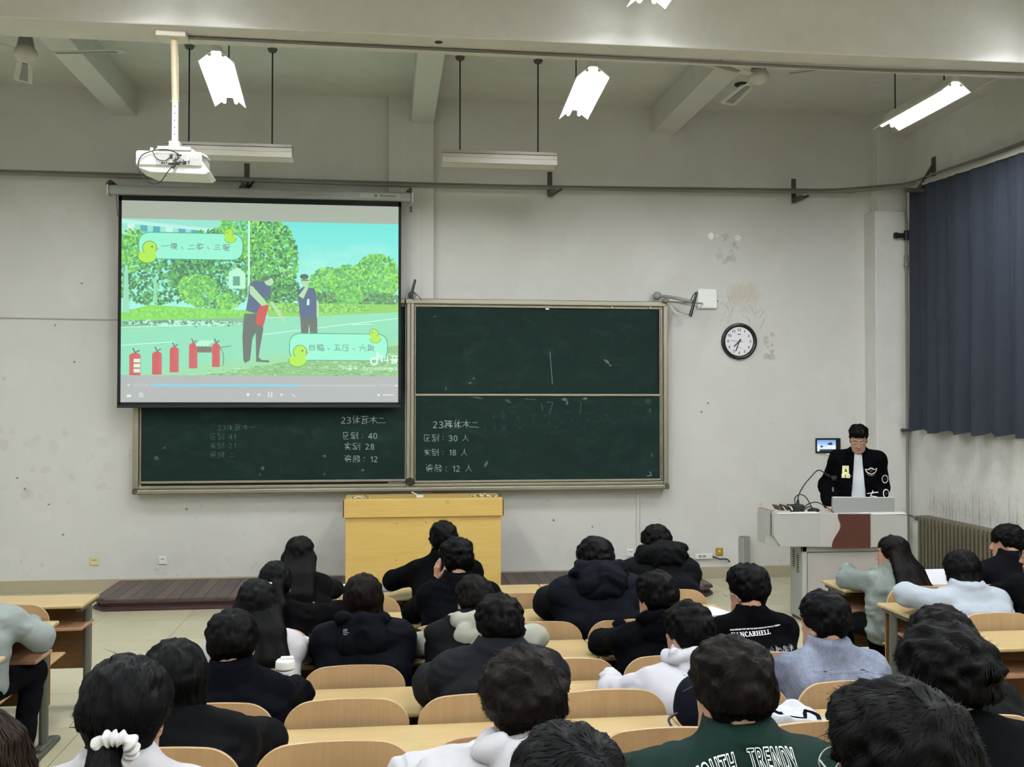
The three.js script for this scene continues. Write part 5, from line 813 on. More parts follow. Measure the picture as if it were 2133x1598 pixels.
  { const lf = capsF(legL, 0.05), [mn, mx] = bound(legL, 0.012); part('trousers', polygonize((x, y, z) => smax(lf(x, y, z), 0.06 - y + (c.cuff || 0), 0.01) + 0.007 * noise(x * 14, y * 18, z * 14), mn, mx, c.legsNear ? 0.009 : 0.018, 0.03), c.trousers || dressDark, t);
    for (const i of [0, 1]) { const d = A[i].clone().sub(K[i]); const f = stand ? V(0, 0, -1) : c.feet ? V(...c.feet[i]) : V(0, 0, -1); const a = A[i].clone().add(V(0, -0.045, 0)), heel = a.clone().addScaledVector(f, -0.04), toe = a.clone().addScaledVector(f, 0.15); const l = [cap(heel, toe, 0.038, 0.032), cap(a, A[i].clone(), 0.042, 0.04), cap(a.clone().addScaledVector(f, 0.04).add(V(0, 0.02, 0)), toe, 0.034, 0.03)]; const sf = capsF(l, 0.03), [b0, b1] = bound(l, 0.01); const fl = a.y - 0.036; const s = part('shoe', polygonize((x, y, z) => smax(sf(x, y, z), fl - y, 0.006), b0, b1, c.legsNear ? 0.006 : 0.013, 0.02), c.shoes || shoeDark, t); if (c.legsNear) part('sole', polygonize((x, y, z) => smax(sf(x, y, z) - 0.004, Math.abs(y - fl - 0.008) - 0.01, 0.004), b0.clone().subScalar(0.01), b1.clone().addScalar(0.01), 0.006, 0.02), soleWhite, s); } }
  // upper garment
  const baf = top.puff || 0, seed = c.seed || 1, fold = top.fold ?? 0.006, tf = capsF(trunk(th), 0.055), af = capsF(arms(th * (top.sleeve ?? 1), top.wide ?? 1), 0.03);
  const hemY = top.hem ?? (stand ? 0.86 : P.y - 0.04);
  const jf = (x, y, z) => {
    let d = smin(tf(x, y, z), af(x, y, z), 0.05); if (d > 0.08) return d;
    d = smax(d, hemY - y, 0.02); d = smax(d, 0.03 - Math.hypot(x - W[0].x, y - W[0].y, z - W[0].z), 0.01); d = smax(d, 0.03 - Math.hypot(x - W[1].x, y - W[1].y, z - W[1].z), 0.01);
    const n1 = noise(x * 9 + seed, y * 15 + x * 6, z * 9), n2 = noise(x * 24 + seed * 2, y * 30 - x * 14, z * 22); const n3 = noise(x * 6 + seed * 5, y * 9 - x * 5, z * 6), ws = Math.sin((y * 1.0 + 0.35 * x * (n3 > 0 ? 1 : 1) + 0.055 * n3) * 120 + n1 * 3.2); d += 1.1 * fold * (0.8 * n1 + 0.35 * n2 + 0.85 * Math.exp(-((n3 * 3.2) ** 2)) + 0.32 * ws * sstep(-0.1, 0.5, n3));
    if (baf) { const yy = (y - P.y) + 0.25 * (z) + 0.05 * Math.abs(x - N.x), rr = Math.abs(Math.sin(Math.PI * yy / (top.pitch ?? 0.085))); d -= baf * (Math.sqrt(rr) - 0.6); d += 0.0025 * noise(x * 60, y * 9 + seed, z * 60) * (1 - rr); }
    return d;
  };
  const nk = N.clone().add(V(0, 0.035, -0.012)); const tilt = -0.25;
  const collarF = (x, y, z) => { const lx = x - nk.x, ly0 = y - nk.y, lz0 = z - nk.z, ly = ly0 * Math.cos(tilt) - lz0 * Math.sin(tilt), lz = ly0 * Math.sin(tilt) + lz0 * Math.cos(tilt); const R = (top.collarR ?? 0.074) - ly * 0.12, hh = top.collarH ?? 0.03; return smax(Math.abs(Math.hypot(lx, lz * 0.95) - R) - (top.collarT ?? 0.007), Math.abs(ly) - hh, 0.008) + 0.002 * noise(x * 40, y * 20, z * 40); };
  let full = jf; if (top.collar) full = (x, y, z) => smin(jf(x, y, z), collarF(x, y, z), top.collarK ?? 0.025);
  if (top.open) { const f0 = full; full = (x, y, z) => { const k = clamp((N.y - y) / 0.55, 0, 1), w = mix(0.035, 0.075, k); return smax(f0(x, y, z), -smax(Math.abs(x - N.x - 0.004) - w, z - (N.z + 0.02), 0.01), 0.008); }; }
  else { const f0 = full; full = (x, y, z) => smax(f0(x, y, z), -capD([N.x, N.y + 0.01, N.z - 0.01, H.x, H.y - 0.1, H.z + 0.03, 0.058, 0.06], x, y, z), 0.006); }
  const jl = [...trunk(th), ...arms(th)]; const [jm, jx] = bound(jl, 0.04 + baf);
  const jacket = part(top.name || 'jacket', polygonize(full, jm, jx, hCell, 0.04), top.mat, t); jacket.userData.sdf = null;
  if (top.open) { const sl = trunk(th - 0.016), sf = capsF(sl, 0.055), [a, b] = bound(sl, 0.02); part('t_shirt', polygonize((x, y, z) => smax(sf(x, y, z) + 0.004 * noise(x * 10, y * 16, z * 10), -capD([N.x, N.y + 0.02, N.z - 0.01, H.x, H.y - 0.08, H.z + 0.02, 0.06, 0.06], x, y, z), 0.006), a, b, 0.009, 0.03), top.under, t); }
  let outer = full;
  if (top.vest) { const vl = trunk(th + 0.02), vf = capsF(vl, 0.055), [a, b] = bound(vl, 0.03); const f = (x, y, z) => { let d = smax(vf(x, y, z), af(x, y, z) * -1 - 0.5, 0.02); for (const i of [0, 1]) d = smax(d, -(Math.hypot(x - S[i].x - (i ? 0.05 : -0.05), (y - S[i].y + 0.03) * 0.8, z - S[i].z) - 0.078), 0.015); d = smax(d, hemY + 0.02 - y, 0.02); d = smax(d, -capD([N.x, N.y, N.z - 0.01, H.x, H.y - 0.1, H.z + 0.03, 0.1, 0.1], x, y, z), 0.01); return d + 0.005 * noise(x * 14, y * 20, z * 14) - 0.008 * Math.sqrt(Math.abs(Math.sin(Math.PI * y / 0.09))); }; part('vest', polygonize(f, a, b, hCell, 0.04), top.vest, t); outer = (x, y, z) => Math.min(full(x, y, z), f(x, y, z)); }
  if (top.hood) {
    const q = top.hood, w = q.w ?? 0.12, hz = q.z ?? 0.1, hy = q.y ?? -0.03, hh = q.h ?? 0.1, dp = q.d ?? 0.055;
    const rim = [[-0.085, 0.02, -0.06], [-w * 0.85, 0.03, 0.01], [-w * 0.75, 0.045 + (q.rise || 0), hz * 0.6], [0, 0.05 + (q.rise || 0), hz * 0.9], [w * 0.75, 0.045 + (q.rise || 0), hz * 0.6], [w * 0.85, 0.03, 0.01], [0.085, 0.02, -0.06]], rl = []; for (let i = 0; i < rim.length - 1; i++) rl.push(cap(N.clone().add(V(...rim[i])), N.clone().add(V(...rim[i + 1])), q.r ?? 0.026));
    const rf = capsF(rl, 0.03), hc = N.clone().add(V(0, hy, hz));
    const hf = (x, y, z) => { let d = smin(rf(x, y, z), ellD(x, y, z, hc.x, hc.y, hc.z, w, hh, dp), 0.04); if (d > 0.06) return d; d = smax(d, -capD([N.x, N.y, N.z - 0.015, H.x, H.y - 0.07, H.z + 0.02, 0.06, q.hole ?? 0.074], x, y, z), 0.012); const n1 = noise(x * 11 + seed * 3, y * 22 + Math.abs(x - N.x) * 14, z * 11); d += (q.fold ?? 0.006) * (1 - 2.4 * Math.abs(n1)); if (baf) d -= baf * 0.8 * (Math.sqrt(Math.abs(Math.sin(Math.PI * (y - N.y + Math.abs(x - N.x) * 0.25 + 0.02 * noise(x * 8, y * 4, 3)) / 0.07))) - 0.6); return d; };
    const [a, b] = bound([...rl, cap(hc, hc, Math.max(w, hh))], 0.03); part('hood', polygonize(hf, a, b, hCell * 0.9, 0.04), q.mat || top.mat, t); outer = ((f1) => (x, y, z) => Math.min(f1(x, y, z), hf(x, y, z)))(outer);
  }
  // hair
  const hr = { seed, ...c.hair };
  if (hr.long) {      // long hair hangs straight down and rests on the back of the garment
    const zb = (x, y) => { let z = H.z + 0.5, k = 0, d; while (k++ < 80 && (d = outer(x, y, z)) > 0.001) z -= Math.min(d * 0.8, 0.03); return d > 0.02 || z < H.z ? H.z + 0.15 : z; };
    const L = hr.long, w = hr.w ?? 0.07, bw = hr.bx ?? 0, toH = (v) => v.applyMatrix4(headInv); hr.curtain = [];
    for (const k of [-1, -0.5, 0, 0.5, 1]) {
      const x = k * w, y2 = H.y - 0.2, y3 = H.y - 0.22 - L * (1 - 0.12 * k * k), x2 = H.x + x + bw * 0.3, x3 = H.x + x * 0.95 + bw, a = V(k * Math.min(w, 0.07) * 0.9, 0.0, 0.05 + (1 - k * k) * 0.012), m = toH(V(x2, y2, Math.max(zb(x2, y2), H.z + 0.07) + 0.014)), e = toH(V(x3, y3, zb(x3, y3) + 0.012)), q = a.clone().lerp(m, 0.5).add(V(0, 0.01, 0.015)), q2 = m.clone().lerp(e, 0.5), q2w = q2.clone().applyMatrix4(headM); q2w.z = Math.max(q2w.z, zb(q2w.x, q2w.y) + 0.012); q2.copy(toH(q2w));
      hr.curtain.push(cap(a, q, 0.05, 0.044), cap(q, m, 0.044, 0.034), cap(m, q2, 0.034, 0.03), cap(q2, e, 0.03, 0.018));
    }
    if (hr.sides) for (const k of [-1, 1]) { const x = H.x + k * 0.115; hr.curtain.push(cap(toH(V(H.x + k * 0.07, H.y + 0.01, H.z)), toH(V(H.x + k * 0.088, H.y - 0.11, H.z - 0.01)), 0.03), cap(toH(V(H.x + k * 0.088, H.y - 0.11, H.z - 0.01)), toH(V(x, H.y - 0.24, H.z + 0.03)), 0.03, 0.026), cap(toH(V(x, H.y - 0.24, H.z + 0.03)), toH(V(x, H.y - 0.24 - L * 0.6, H.z + 0.02)), 0.026, 0.014)); }
  } const hg = hairGeometry(hr, mix(0.009, 0.0055, near), Math.round((hr.locks ?? 1) * mix(900, 4200, near)));
  hg.applyMatrix4(headM); const hair = part('hair', hg, hairMat(hr.color ?? 0x0b0a0a), t);
  if (c.glasses) {
    const gm = std(c.glasses, 0.35, { metalness: 0.5 }), gl = []; for (const s of [-1, 1]) { gl.push(new THREE.TorusGeometry(0.024, 0.0016, 6, 24).scale(1.1, 0.85, 1).translate(s * 0.034, 0.0, -0.112), tube([[s * 0.06, 0.004, -0.111], [s * 0.082, 0.004, -0.07], [s * 0.0845, 0.004, -0.01], [s * 0.085, -0.012, 0.02]], 0.0018, 20, 6)); } gl.push(rod([-0.009, 0.004, -0.113], [0.009, 0.004, -0.113], 0.0015)); const gg = merge(gl); gg.applyMatrix4(headM); part('glasses', gg, gm, t);
  }
  return { t, full, outer, N, S, E, W, P, C, H, headM, hair, jacket };
}
const dressDark = cloth(0x15161a), shoeDark = std(0x1b1b1d, 0.6), shoeWhite = std(0xcfccc2, 0.6), soleWhite = std(0xdedbd2, 0.6);

// ---------------------------------------------------------------- everyone in the hall
// seated(row, u, v, zoff): u, v = middle and top of the hair measured on the photograph, zoff = how far the head is in front of the chair back
function seated(k, u, v, zoff, c) {
  const dz = c.dz || 0, Bz = TZ(k + 1) - 0.022 + dz, hz = Bz - (c.hipBack ?? 0.175 + (c.top.thick ?? 0.014)), p = onZ(u, v, Bz - zoff), up = (c.hair.up ?? 0.024) * (c.hair.vol ?? 1);
  const near = c.near ?? clamp((k - 0.5) / 6, 0.15, 1), fy = FLOORS[k];
  return person({ ...c, near, base: [p.x + (c.hx || 0), fy, hz], head: [p.x, p.y - (0.118 + up) * (c.hs ?? 1), p.z], seat: FLOORS[k + 1] + 0.43 - fy, deskZ: TZ(k) + dz + DD - hz });
}
const JK = (color, o = {}) => ({ mat: cloth(color, o.m || {}), ...o });
const shortHair = (seed, o = {}) => ({ seed, up: 0.03, sideT: 0.014, backT: 0.02, ...o });
const straight = (seed, o = {}) => ({ seed, whorl: [0, 0.97, -0.25], up: 0.014, sideT: 0.012, backT: 0.014, rough: 0.001, nape: -0.1, side: -0.06, front: 0.06, lw: 0.0014, messy: 0.1, ...o });
const nylon = { roughness: 0.75, specularIntensity: 0.14 };
// first row of the middle block
seated(1, 624, 1117, 0.24, { label: 'woman with very long straight black hair, dark suit jacket, front row left of the lectern', seed: 3, sw: 0.15, roll: -0.03, top: JK(0x1b1b1c, { thick: 0.014, collar: true, collarR: 0.07 }), hair: straight(3, { long: 0.33, w: 0.07, zb: 0.215, zs: 0.06, color: 0x12100f, locks: 1.4, bx: 0.02, up: 0.02 }) });
seated(1, 923, 1087, 0.36, { label: 'man in black jacket leaning on his elbows in front of the lectern, front row', seed: 5, sw: 0.17, yaw: 0.25, pitch: -0.05, hx: 0.02, arms: [{ e: [-0.36, 0.85, -0.26], w: [-0.16, 0.85, -0.44] }, null], top: JK(0x0c0d10, { thick: 0.024, collar: true, collarH: 0.04, collarT: 0.012 }), hair: shortHair(5, { color: 0x0c0908 }) });
const pD = seated(1, 1368, 1095, 0.34, { label: 'man in black puffer jacket with a big hood, front row right end', seed: 7, sw: 0.175, yaw: 0.5, pitch: -0.32, hx: 0.01, glasses: 0x8f8f88, top: JK(0x101216, { thick: 0.05, puff: 0.008, m: nylon, hood: { w: 0.165, h: 0.09, d: 0.09, y: 0.05, z: 0.07, r: 0.045, rise: 0.03, fold: 0.012, hole: 0.08 } }), hair: shortHair(7, { color: 0x0b0a0a }) });
// second row
const pE = seated(2, 574, 1170, 0.24, { label: 'woman with black ponytail and small white hair clip, black sweater, second row', seed: 11, sw: 0.145, yaw: 0.1, hx: 0.02, arms: [null, { e: [0.36, 0.82, -0.26], w: [0.3, 0.8, -0.46] }], top: JK(0x0c0c10, { thick: 0.026, fold: 0.01, collar: true }), hair: straight(11, { tail: [0.03, 0.3, 0.2], tie: [0, 0.03, 0.11], color: 0x0a0a0c, up: 0.018, nape: -0.09, tx: 0.02, locks: 1.3, fly: 24 }) });
seated(2, 952, 1121, 0.33, { label: 'man in dark navy jacket resting his cheek on his hand, second row before the lectern', seed: 13, sw: 0.165, yaw: 0.3, pitch: -0.1, roll: 0.05, hx: 0.02, arms: [{ e: [-0.27, 0.79, -0.32], w: [-0.13, 0.99, -0.18], h: [0.1, 1, 0.0], up: [-1, 0, 0.3] }, null], top: JK(0x0d1018, { thick: 0.024, collar: true, collarT: 0.012, collarH: 0.035 }), hair: shortHair(13, { color: 0x0c0b0c, rough: 0.006, messy: 0.6, flick: 0.01, up: 0.036 }) });
seated(2, 1240, 1120, 0.3, { label: 'person with wavy hair in navy puffer jacket with large quilted hood, second row', seed: 17, sw: 0.18, yaw: 0.35, pitch: -0.12, roll: 0.12, glasses: 0x222222, top: JK(0x131825, { thick: 0.056, puff: 0.008, pitch: 0.1, m: nylon, hood: { w: 0.155, h: 0.115, d: 0.085, y: 0.0, z: 0.1, r: 0.04, rise: 0.05, fold: 0.01, hole: 0.07 } }), hair: shortHair(17, { color: 0x0d0c0c, up: 0.034, sideT: 0.024, backT: 0.03, nape: -0.1, side: -0.05, messy: 0.6, rough: 0.007, flick: 0.008 }) });
// third row
seated(3, 535, 1207, 0.26, { label: 'woman in white shirt with a wide curtain of long black hair, third row', seed: 19, sw: 0.165, yaw: 0.1, hx: 0.0, top: JK(0xd6d3d6, { thick: 0.018, fold: 0.008, collar: true }), hair: straight(19, { long: 0.42, w: 0.13, zb: 0.235, zs: 0.07, bx: 0.03, sides: 2, color: 0x0a0a0b, locks: 1.9, sideT: 0.02, up: 0.02 }) });
const pF = seated(3, 757, 1196, 0.27, { label: 'woman with dark brown bobbed hair in navy hooded jacket with small logo, third row', seed: 23, sw: 0.165, top: JK(0x10141e, { thick: 0.034, fold: 0.009, m: { roughness: 0.75 }, hood: { w: 0.125, h: 0.1, d: 0.055, y: -0.06, z: 0.115, r: 0.03, fold: 0.009, hole: 0.076 } }), hair: straight(23, { bob: 0.15, color: 0x1b100b, locks: 1.6, up: 0.02, sideT: 0.014 }) });
seated(3, 986, 1200, 0.33, { label: 'man in a pale grey hoodie under a black vest, cropped dark hair, third row', seed: 29, sw: 0.165, yaw: 0.3, pitch: -0.1, arms: [{ e: [-0.33, 0.83, -0.2], w: [-0.2, 0.8, -0.4] }, { e: [0.33, 0.84, -0.24], w: [0.2, 0.8, -0.44] }], top: JK(0xa9aa9c, { thick: 0.026, fold: 0.01, vest: cloth(0x0f1014, nylon), hood: { w: 0.115, h: 0.085, y: -0.03, z: 0.115, d: 0.06, r: 0.036, fold: 0.01 } }), hair: shortHair(29, { color: 0x191513, up: 0.02, sideT: 0.008, lock: 0.04, messy: 0.6 }) });
const pK = seated(3, 1366, 1190, 0.26, { label: 'man in plain black hooded sweater, third row, left of the printed T-shirt', seed: 31, sw: 0.17, yaw: 0.42, hx: 0.0, top: JK(0x0a0c14, { thick: 0.02, fold: 0.007, hood: { w: 0.11, h: 0.07, d: 0.04, y: -0.03, z: 0.09, r: 0.026 } }), hair: shortHair(31, { color: 0x0a0a0b, rough: 0.003, up: 0.034, backT: 0.024 }) });
const pL = seated(3, 1556, 1176, 0.3, { label: 'man with silver glasses in a black T-shirt with white lettering on the back, third row', seed: 37, sw: 0.172, yaw: 0.45, pitch: -0.05, glasses: 0xc9c7bd, top: JK(0x0b0b0f, { name: 't_shirt', thick: 0.016, fold: 0.005, collar: true, collarH: 0.012, collarR: 0.068 }), hair: shortHair(37, { color: 0x0a0a0b, up: 0.032, sideT: 0.016, quiff: 0.01 }) });
// fourth row
const pO = seated(4, 486, 1270, 0.27, { label: 'person with short black hair in navy jacket with logo, beside the white tumbler', seed: 41, sw: 0.155, roll: 0.05, hx: 0.02, top: JK(0x0f111b, { thick: 0.026, fold: 0.01, collar: true, collarT: 0.012, collarH: 0.04 }), hair: shortHair(41, { color: 0x0b0a0b, nape: -0.09, side: -0.03, up: 0.03, sideT: 0.02, backT: 0.024, rough: 0.003 }) });
seated(4, 1037, 1238, 0.3, { label: 'man in dark grey quilted puffer jacket with stand collar, fourth row', seed: 43, sw: 0.18, yaw: 0.3, hx: -0.02, top: JK(0x23262d, { thick: 0.05, puff: 0.009, pitch: 0.15, m: nylon, collar: true, collarR: 0.082, collarT: 0.02, collarH: 0.04 }), hair: shortHair(43, { color: 0x0b0a0a, up: 0.03, backT: 0.024, sideT: 0.016 }) });
seated(4, 1431, 1255, 0.33, { label: 'man in white hooded sweatshirt leaning left over the desk, fourth row', seed: 47, sw: 0.165, yaw: 0.5, pitch: -0.08, hx: 0.0, twist: 0.15, arms: [{ e: [-0.3, 0.79, -0.22], w: [-0.26, 0.78, -0.45] }, null], top: JK(0xd2d2d8, { thick: 0.026, fold: 0.01, collar: true, collarR: 0.075, collarT: 0.014, hood: { w: 0.115, h: 0.08, d: 0.045, y: -0.05, z: 0.095, r: 0.03, fold: 0.009 } }), hair: shortHair(47, { color: 0x0c0b0b, up: 0.03, backT: 0.024, sideT: 0.018 }) });
const denimTex = dataTex(512, 512, (x, y) => { const n = noise(x * 7, y * 9, 3) * 0.6 + noise(x * 22, y * 26, 5) * 0.3, w = noise(x * 180, y * 260, 7) * 10; const b = 1 + n * 0.28; return [120 * b + w, 126 * b + w, 142 * b + w]; });
const pN = seated(4, 1714, 1232, 0.3, { label: 'man in washed light blue denim jacket, short black hair, right end of the fourth row', seed: 53, sw: 0.172, yaw: 0.42, hx: 0.0, top: JK(0xffffff, { thick: 0.024, fold: 0.007, collar: true, collarR: 0.078, collarT: 0.012, collarH: 0.03, m: { map: rep(denimTex, 1.6, 1.6) } }), hair: shortHair(53, { color: 0x0a0a0c, up: 0.03, backT: 0.02, sideT: 0.014 }) });
// fifth row
seated(5, 365, 1333, 0.26, { label: 'woman with smooth black shoulder hair and black jacket, fifth row left end', seed: 59, sw: 0.16, yaw: -0.05, hx: 0.03, top: JK(0x0f1114, { thick: 0.034, fold: 0.009, m: { roughness: 0.75 } }), hair: straight(59, { bob: 0.2, color: 0x090a0b, locks: 1.4, up: 0.022, sideT: 0.02 }) });
seated(5, 1956, 1263, 0.3, { label: 'person with layered black hair in black jacket, right end of the fifth row', seed: 61, sw: 0.17, yaw: 0.2, top: JK(0x0f1216, { thick: 0.03, fold: 0.008, m: nylon }), hair: shortHair(61, { color: 0x100b0b, up: 0.03, sideT: 0.024, backT: 0.03, nape: -0.1, side: -0.05 }) });
// sixth row
const pQ = seated(6, 264, 1370, 0.26, { label: 'woman with white scrunchie round a low black ponytail, white shirt, sixth row', seed: 67, sw: 0.16, yaw: -0.05, pitch: -0.12, top: JK(0xcfcdd1, { thick: 0.018, fold: 0.007, collar: true, collarR: 0.07, collarH: 0.018 }), hair: straight(67, { tail: [-0.035, 0.24, 0.19], tie: [0.02, -0.03, 0.12], color: 0x0a0a0c, nape: -0.1, tx: 0.0, locks: 1.6, up: 0.026, sideT: 0.022, backT: 0.028, side: -0.06, fly: 40 }) });
seated(6, 1092, 1355, 0.34, { label: 'man with tousled dark brown hair in a white hooded jacket, sixth row', seed: 71, sw: 0.17, yaw: 0.25, pitch: -0.12, roll: 0.1, hx: -0.08, drop: 0.0, top: JK(0xcdcdd0, { thick: 0.04, fold: 0.01, m: nylon, hood: { w: 0.125, h: 0.09, d: 0.05, y: -0.03, z: 0.1, r: 0.034, fold: 0.01, hole: 0.085 } }), hair: shortHair(71, { color: 0x1d1511, up: 0.034, sideT: 0.022, backT: 0.03, nape: -0.09, messy: 0.55, rough: 0.006, flick: 0.008, whorl: [0.25, 0.5, 0.85] }) });
const pT = seated(6, 1520, 1330, 0.33, { label: 'man in dark green jacket with outlined white lettering across the back, sixth row', seed: 73, sw: 0.195, yaw: 0.3, roll: 0.02, hx: 0.0, top: JK(0x24443c, { thick: 0.028, fold: 0.006, m: { roughness: 0.62 }, collar: true, collarR: 0.078, collarT: 0.014, collarH: 0.03 }), hair: shortHair(73, { color: 0x1d1613, up: 0.036, sideT: 0.018, backT: 0.026, messy: 0.7, rough: 0.004, whorl: [0.1, 0.6, 0.75] }) });
seated(6, 1962, 1300, 0.33, { label: 'man with bushy black hair in black jacket, sixth row right end', seed: 79, sw: 0.175, yaw: 0.35, hx: 0.03, top: JK(0x101418, { thick: 0.03, fold: 0.007 }), hair: shortHair(79, { color: 0x0e0d0d, up: 0.045, sideT: 0.034, backT: 0.044, nape: -0.09, messy: 0.55, rough: 0.009, flick: 0.012, lock: 0.05, fly: 40 }) });
// seventh row, nearest the camera
seated(7, -72, 1478, 0.3, { label: 'person with long brown hair at the bottom left corner of the photo', seed: 83, sw: 0.155, top: JK(0x2a2622, { thick: 0.024 }), hair: straight(83, { bob: 0.2, color: 0x2a1a10, locks: 1.2, up: 0.02, sideT: 0.018 }) });
seated(7, 1186, 1512, 0.33, { label: 'person with smooth black hair, only the crown showing at the bottom edge', seed: 89, sw: 0.17, roll: 0.05, top: JK(0x111114, { thick: 0.024 }), hair: shortHair(89, { color: 0x0c0c0e, up: 0.03, sideT: 0.022, backT: 0.028, messy: 0.35, rough: 0.004, whorl: [0.3, 0.7, 0.6] }) });
seated(7, 1868, 1424, 0.3, { label: 'man with glasses and shaggy black hair, nearest in the bottom right corner', seed: 97, sw: 0.18, yaw: 0.42, glasses: 0xbfc0c2, hx: 0.06, top: JK(0x101216, { thick: 0.036, fold: 0.008 }), hair: shortHair(97, { color: 0x0c0b0c, up: 0.034, sideT: 0.024, backT: 0.032, nape: -0.09, messy: 0.55, rough: 0.006, flick: 0.01, bangs: 1, quiff: 0.014, whorl: [-0.05, 0.7, 0.65], fly: 40 }) });
// block on the window side
const greyDenim = JK(0x909390, { thick: 0.03, fold: 0.011, m: { map: rep(dataTex(256, 256, (x, y) => { const n = noise(x * 8, y * 8, 13) * 26 + noise(x * 120, y * 160, 4) * 12; return [222 + n, 232 + n, 226 + n]; }), 2, 2) }, hem: 0.4, collar: true, collarT: 0.012, collarR: 0.076 });
seated(1, 1858, 1116, 0.36, { dz: 0.09, label: 'woman with long dark hair in pale grey denim jacket, cross-legged at the aisle end', seed: 101, sw: 0.15, yaw: 0.75, hx: -0.06, legsNear: true, shoes: shoeWhite, cuff: 0, arms: [{ e: [-0.2, 0.8, -0.3], w: [-0.12, 0.82, -0.46] }, null], knees: [[-0.2, 0.5, -0.42], [0.06, 0.5, -0.42]], ankles: [[-0.12, 0.3, -0.5], [0.1, 0.085, -0.4]], feet: [[-0.75, 0.1, -0.4], [0, 0, -1]], top: greyDenim, hair: straight(101, { long: 0.36, w: 0.1, zb: 0.24, zs: 0.05, bx: 0.05, color: 0x140f0d, locks: 1.6, up: 0.02 }), near: 0.4 });
seated(1, 2098, 1092, 0.3, { dz: 0.09, label: 'man in dark coat with pointed collar looking left, front row beside the radiator', seed: 103, sw: 0.165, yaw: 0.95, top: JK(0x1b1b22, { thick: 0.03, collar: true, collarR: 0.082, collarT: 0.014, collarH: 0.04 }), hair: shortHair(103, { color: 0x0b0a0a, up: 0.028, sideT: 0.018, backT: 0.02, front: 0.05, bangs: 1 }) });
seated(2, 2001, 1147, 0.34, { dz: 0.09, label: 'woman in pale blue quilted shirt with tied back black hair, second row window side', seed: 107, sw: 0.17, yaw: 0.35, pitch: -0.25, roll: -0.05, hx: 0.04, arms: [{ e: [-0.34, 0.86, -0.24], w: [-0.12, 0.8, -0.42] }, null], top: JK(0xb4bcc5, { thick: 0.028, fold: 0.008, puff: 0.003, pitch: 0.06, collar: true, collarR: 0.084, collarT: 0.014 }), hair: straight(107, { color: 0x0b0b0d, up: 0.018, sideT: 0.016, backT: 0.02, nape: -0.11, side: -0.07, locks: 1.3, bob: 0.1 }) });
seated(2, 2166, 1112, 0.3, { dz: 0.09, label: 'person with black framed glasses in black coat, cut by the right edge', seed: 109, sw: 0.17, yaw: 0.9, glasses: 0x111111, top: JK(0x15161b, { thick: 0.03, collar: true, collarR: 0.08 }), hair: shortHair(109, { color: 0x0b0b0b, nape: -0.1, side: -0.05, sideT: 0.02 }) });
// block away from the windows
seated(2, -48, 1165, 0.3, { label: 'person in pale grey shirt and black trousers at the aisle, cut by left edge', seed: 113, sw: 0.175, hx: 0.0, legsNear: true, shoes: shoeWhite, arms: [null, { e: [0.32, 0.74, -0.16], w: [0.2, 0.77, -0.38] }], knees: [[-0.1, 0.5, -0.42], [0.2, 0.49, -0.4]], ankles: [[-0.12, 0.085, -0.36], [0.24, 0.085, -0.1]], top: JK(0x9ba39f, { thick: 0.024, fold: 0.009, wide: 1.05, hem: 0.42 }), hair: shortHair(113, { color: 0x0c0b0b }), near: 0.5 });

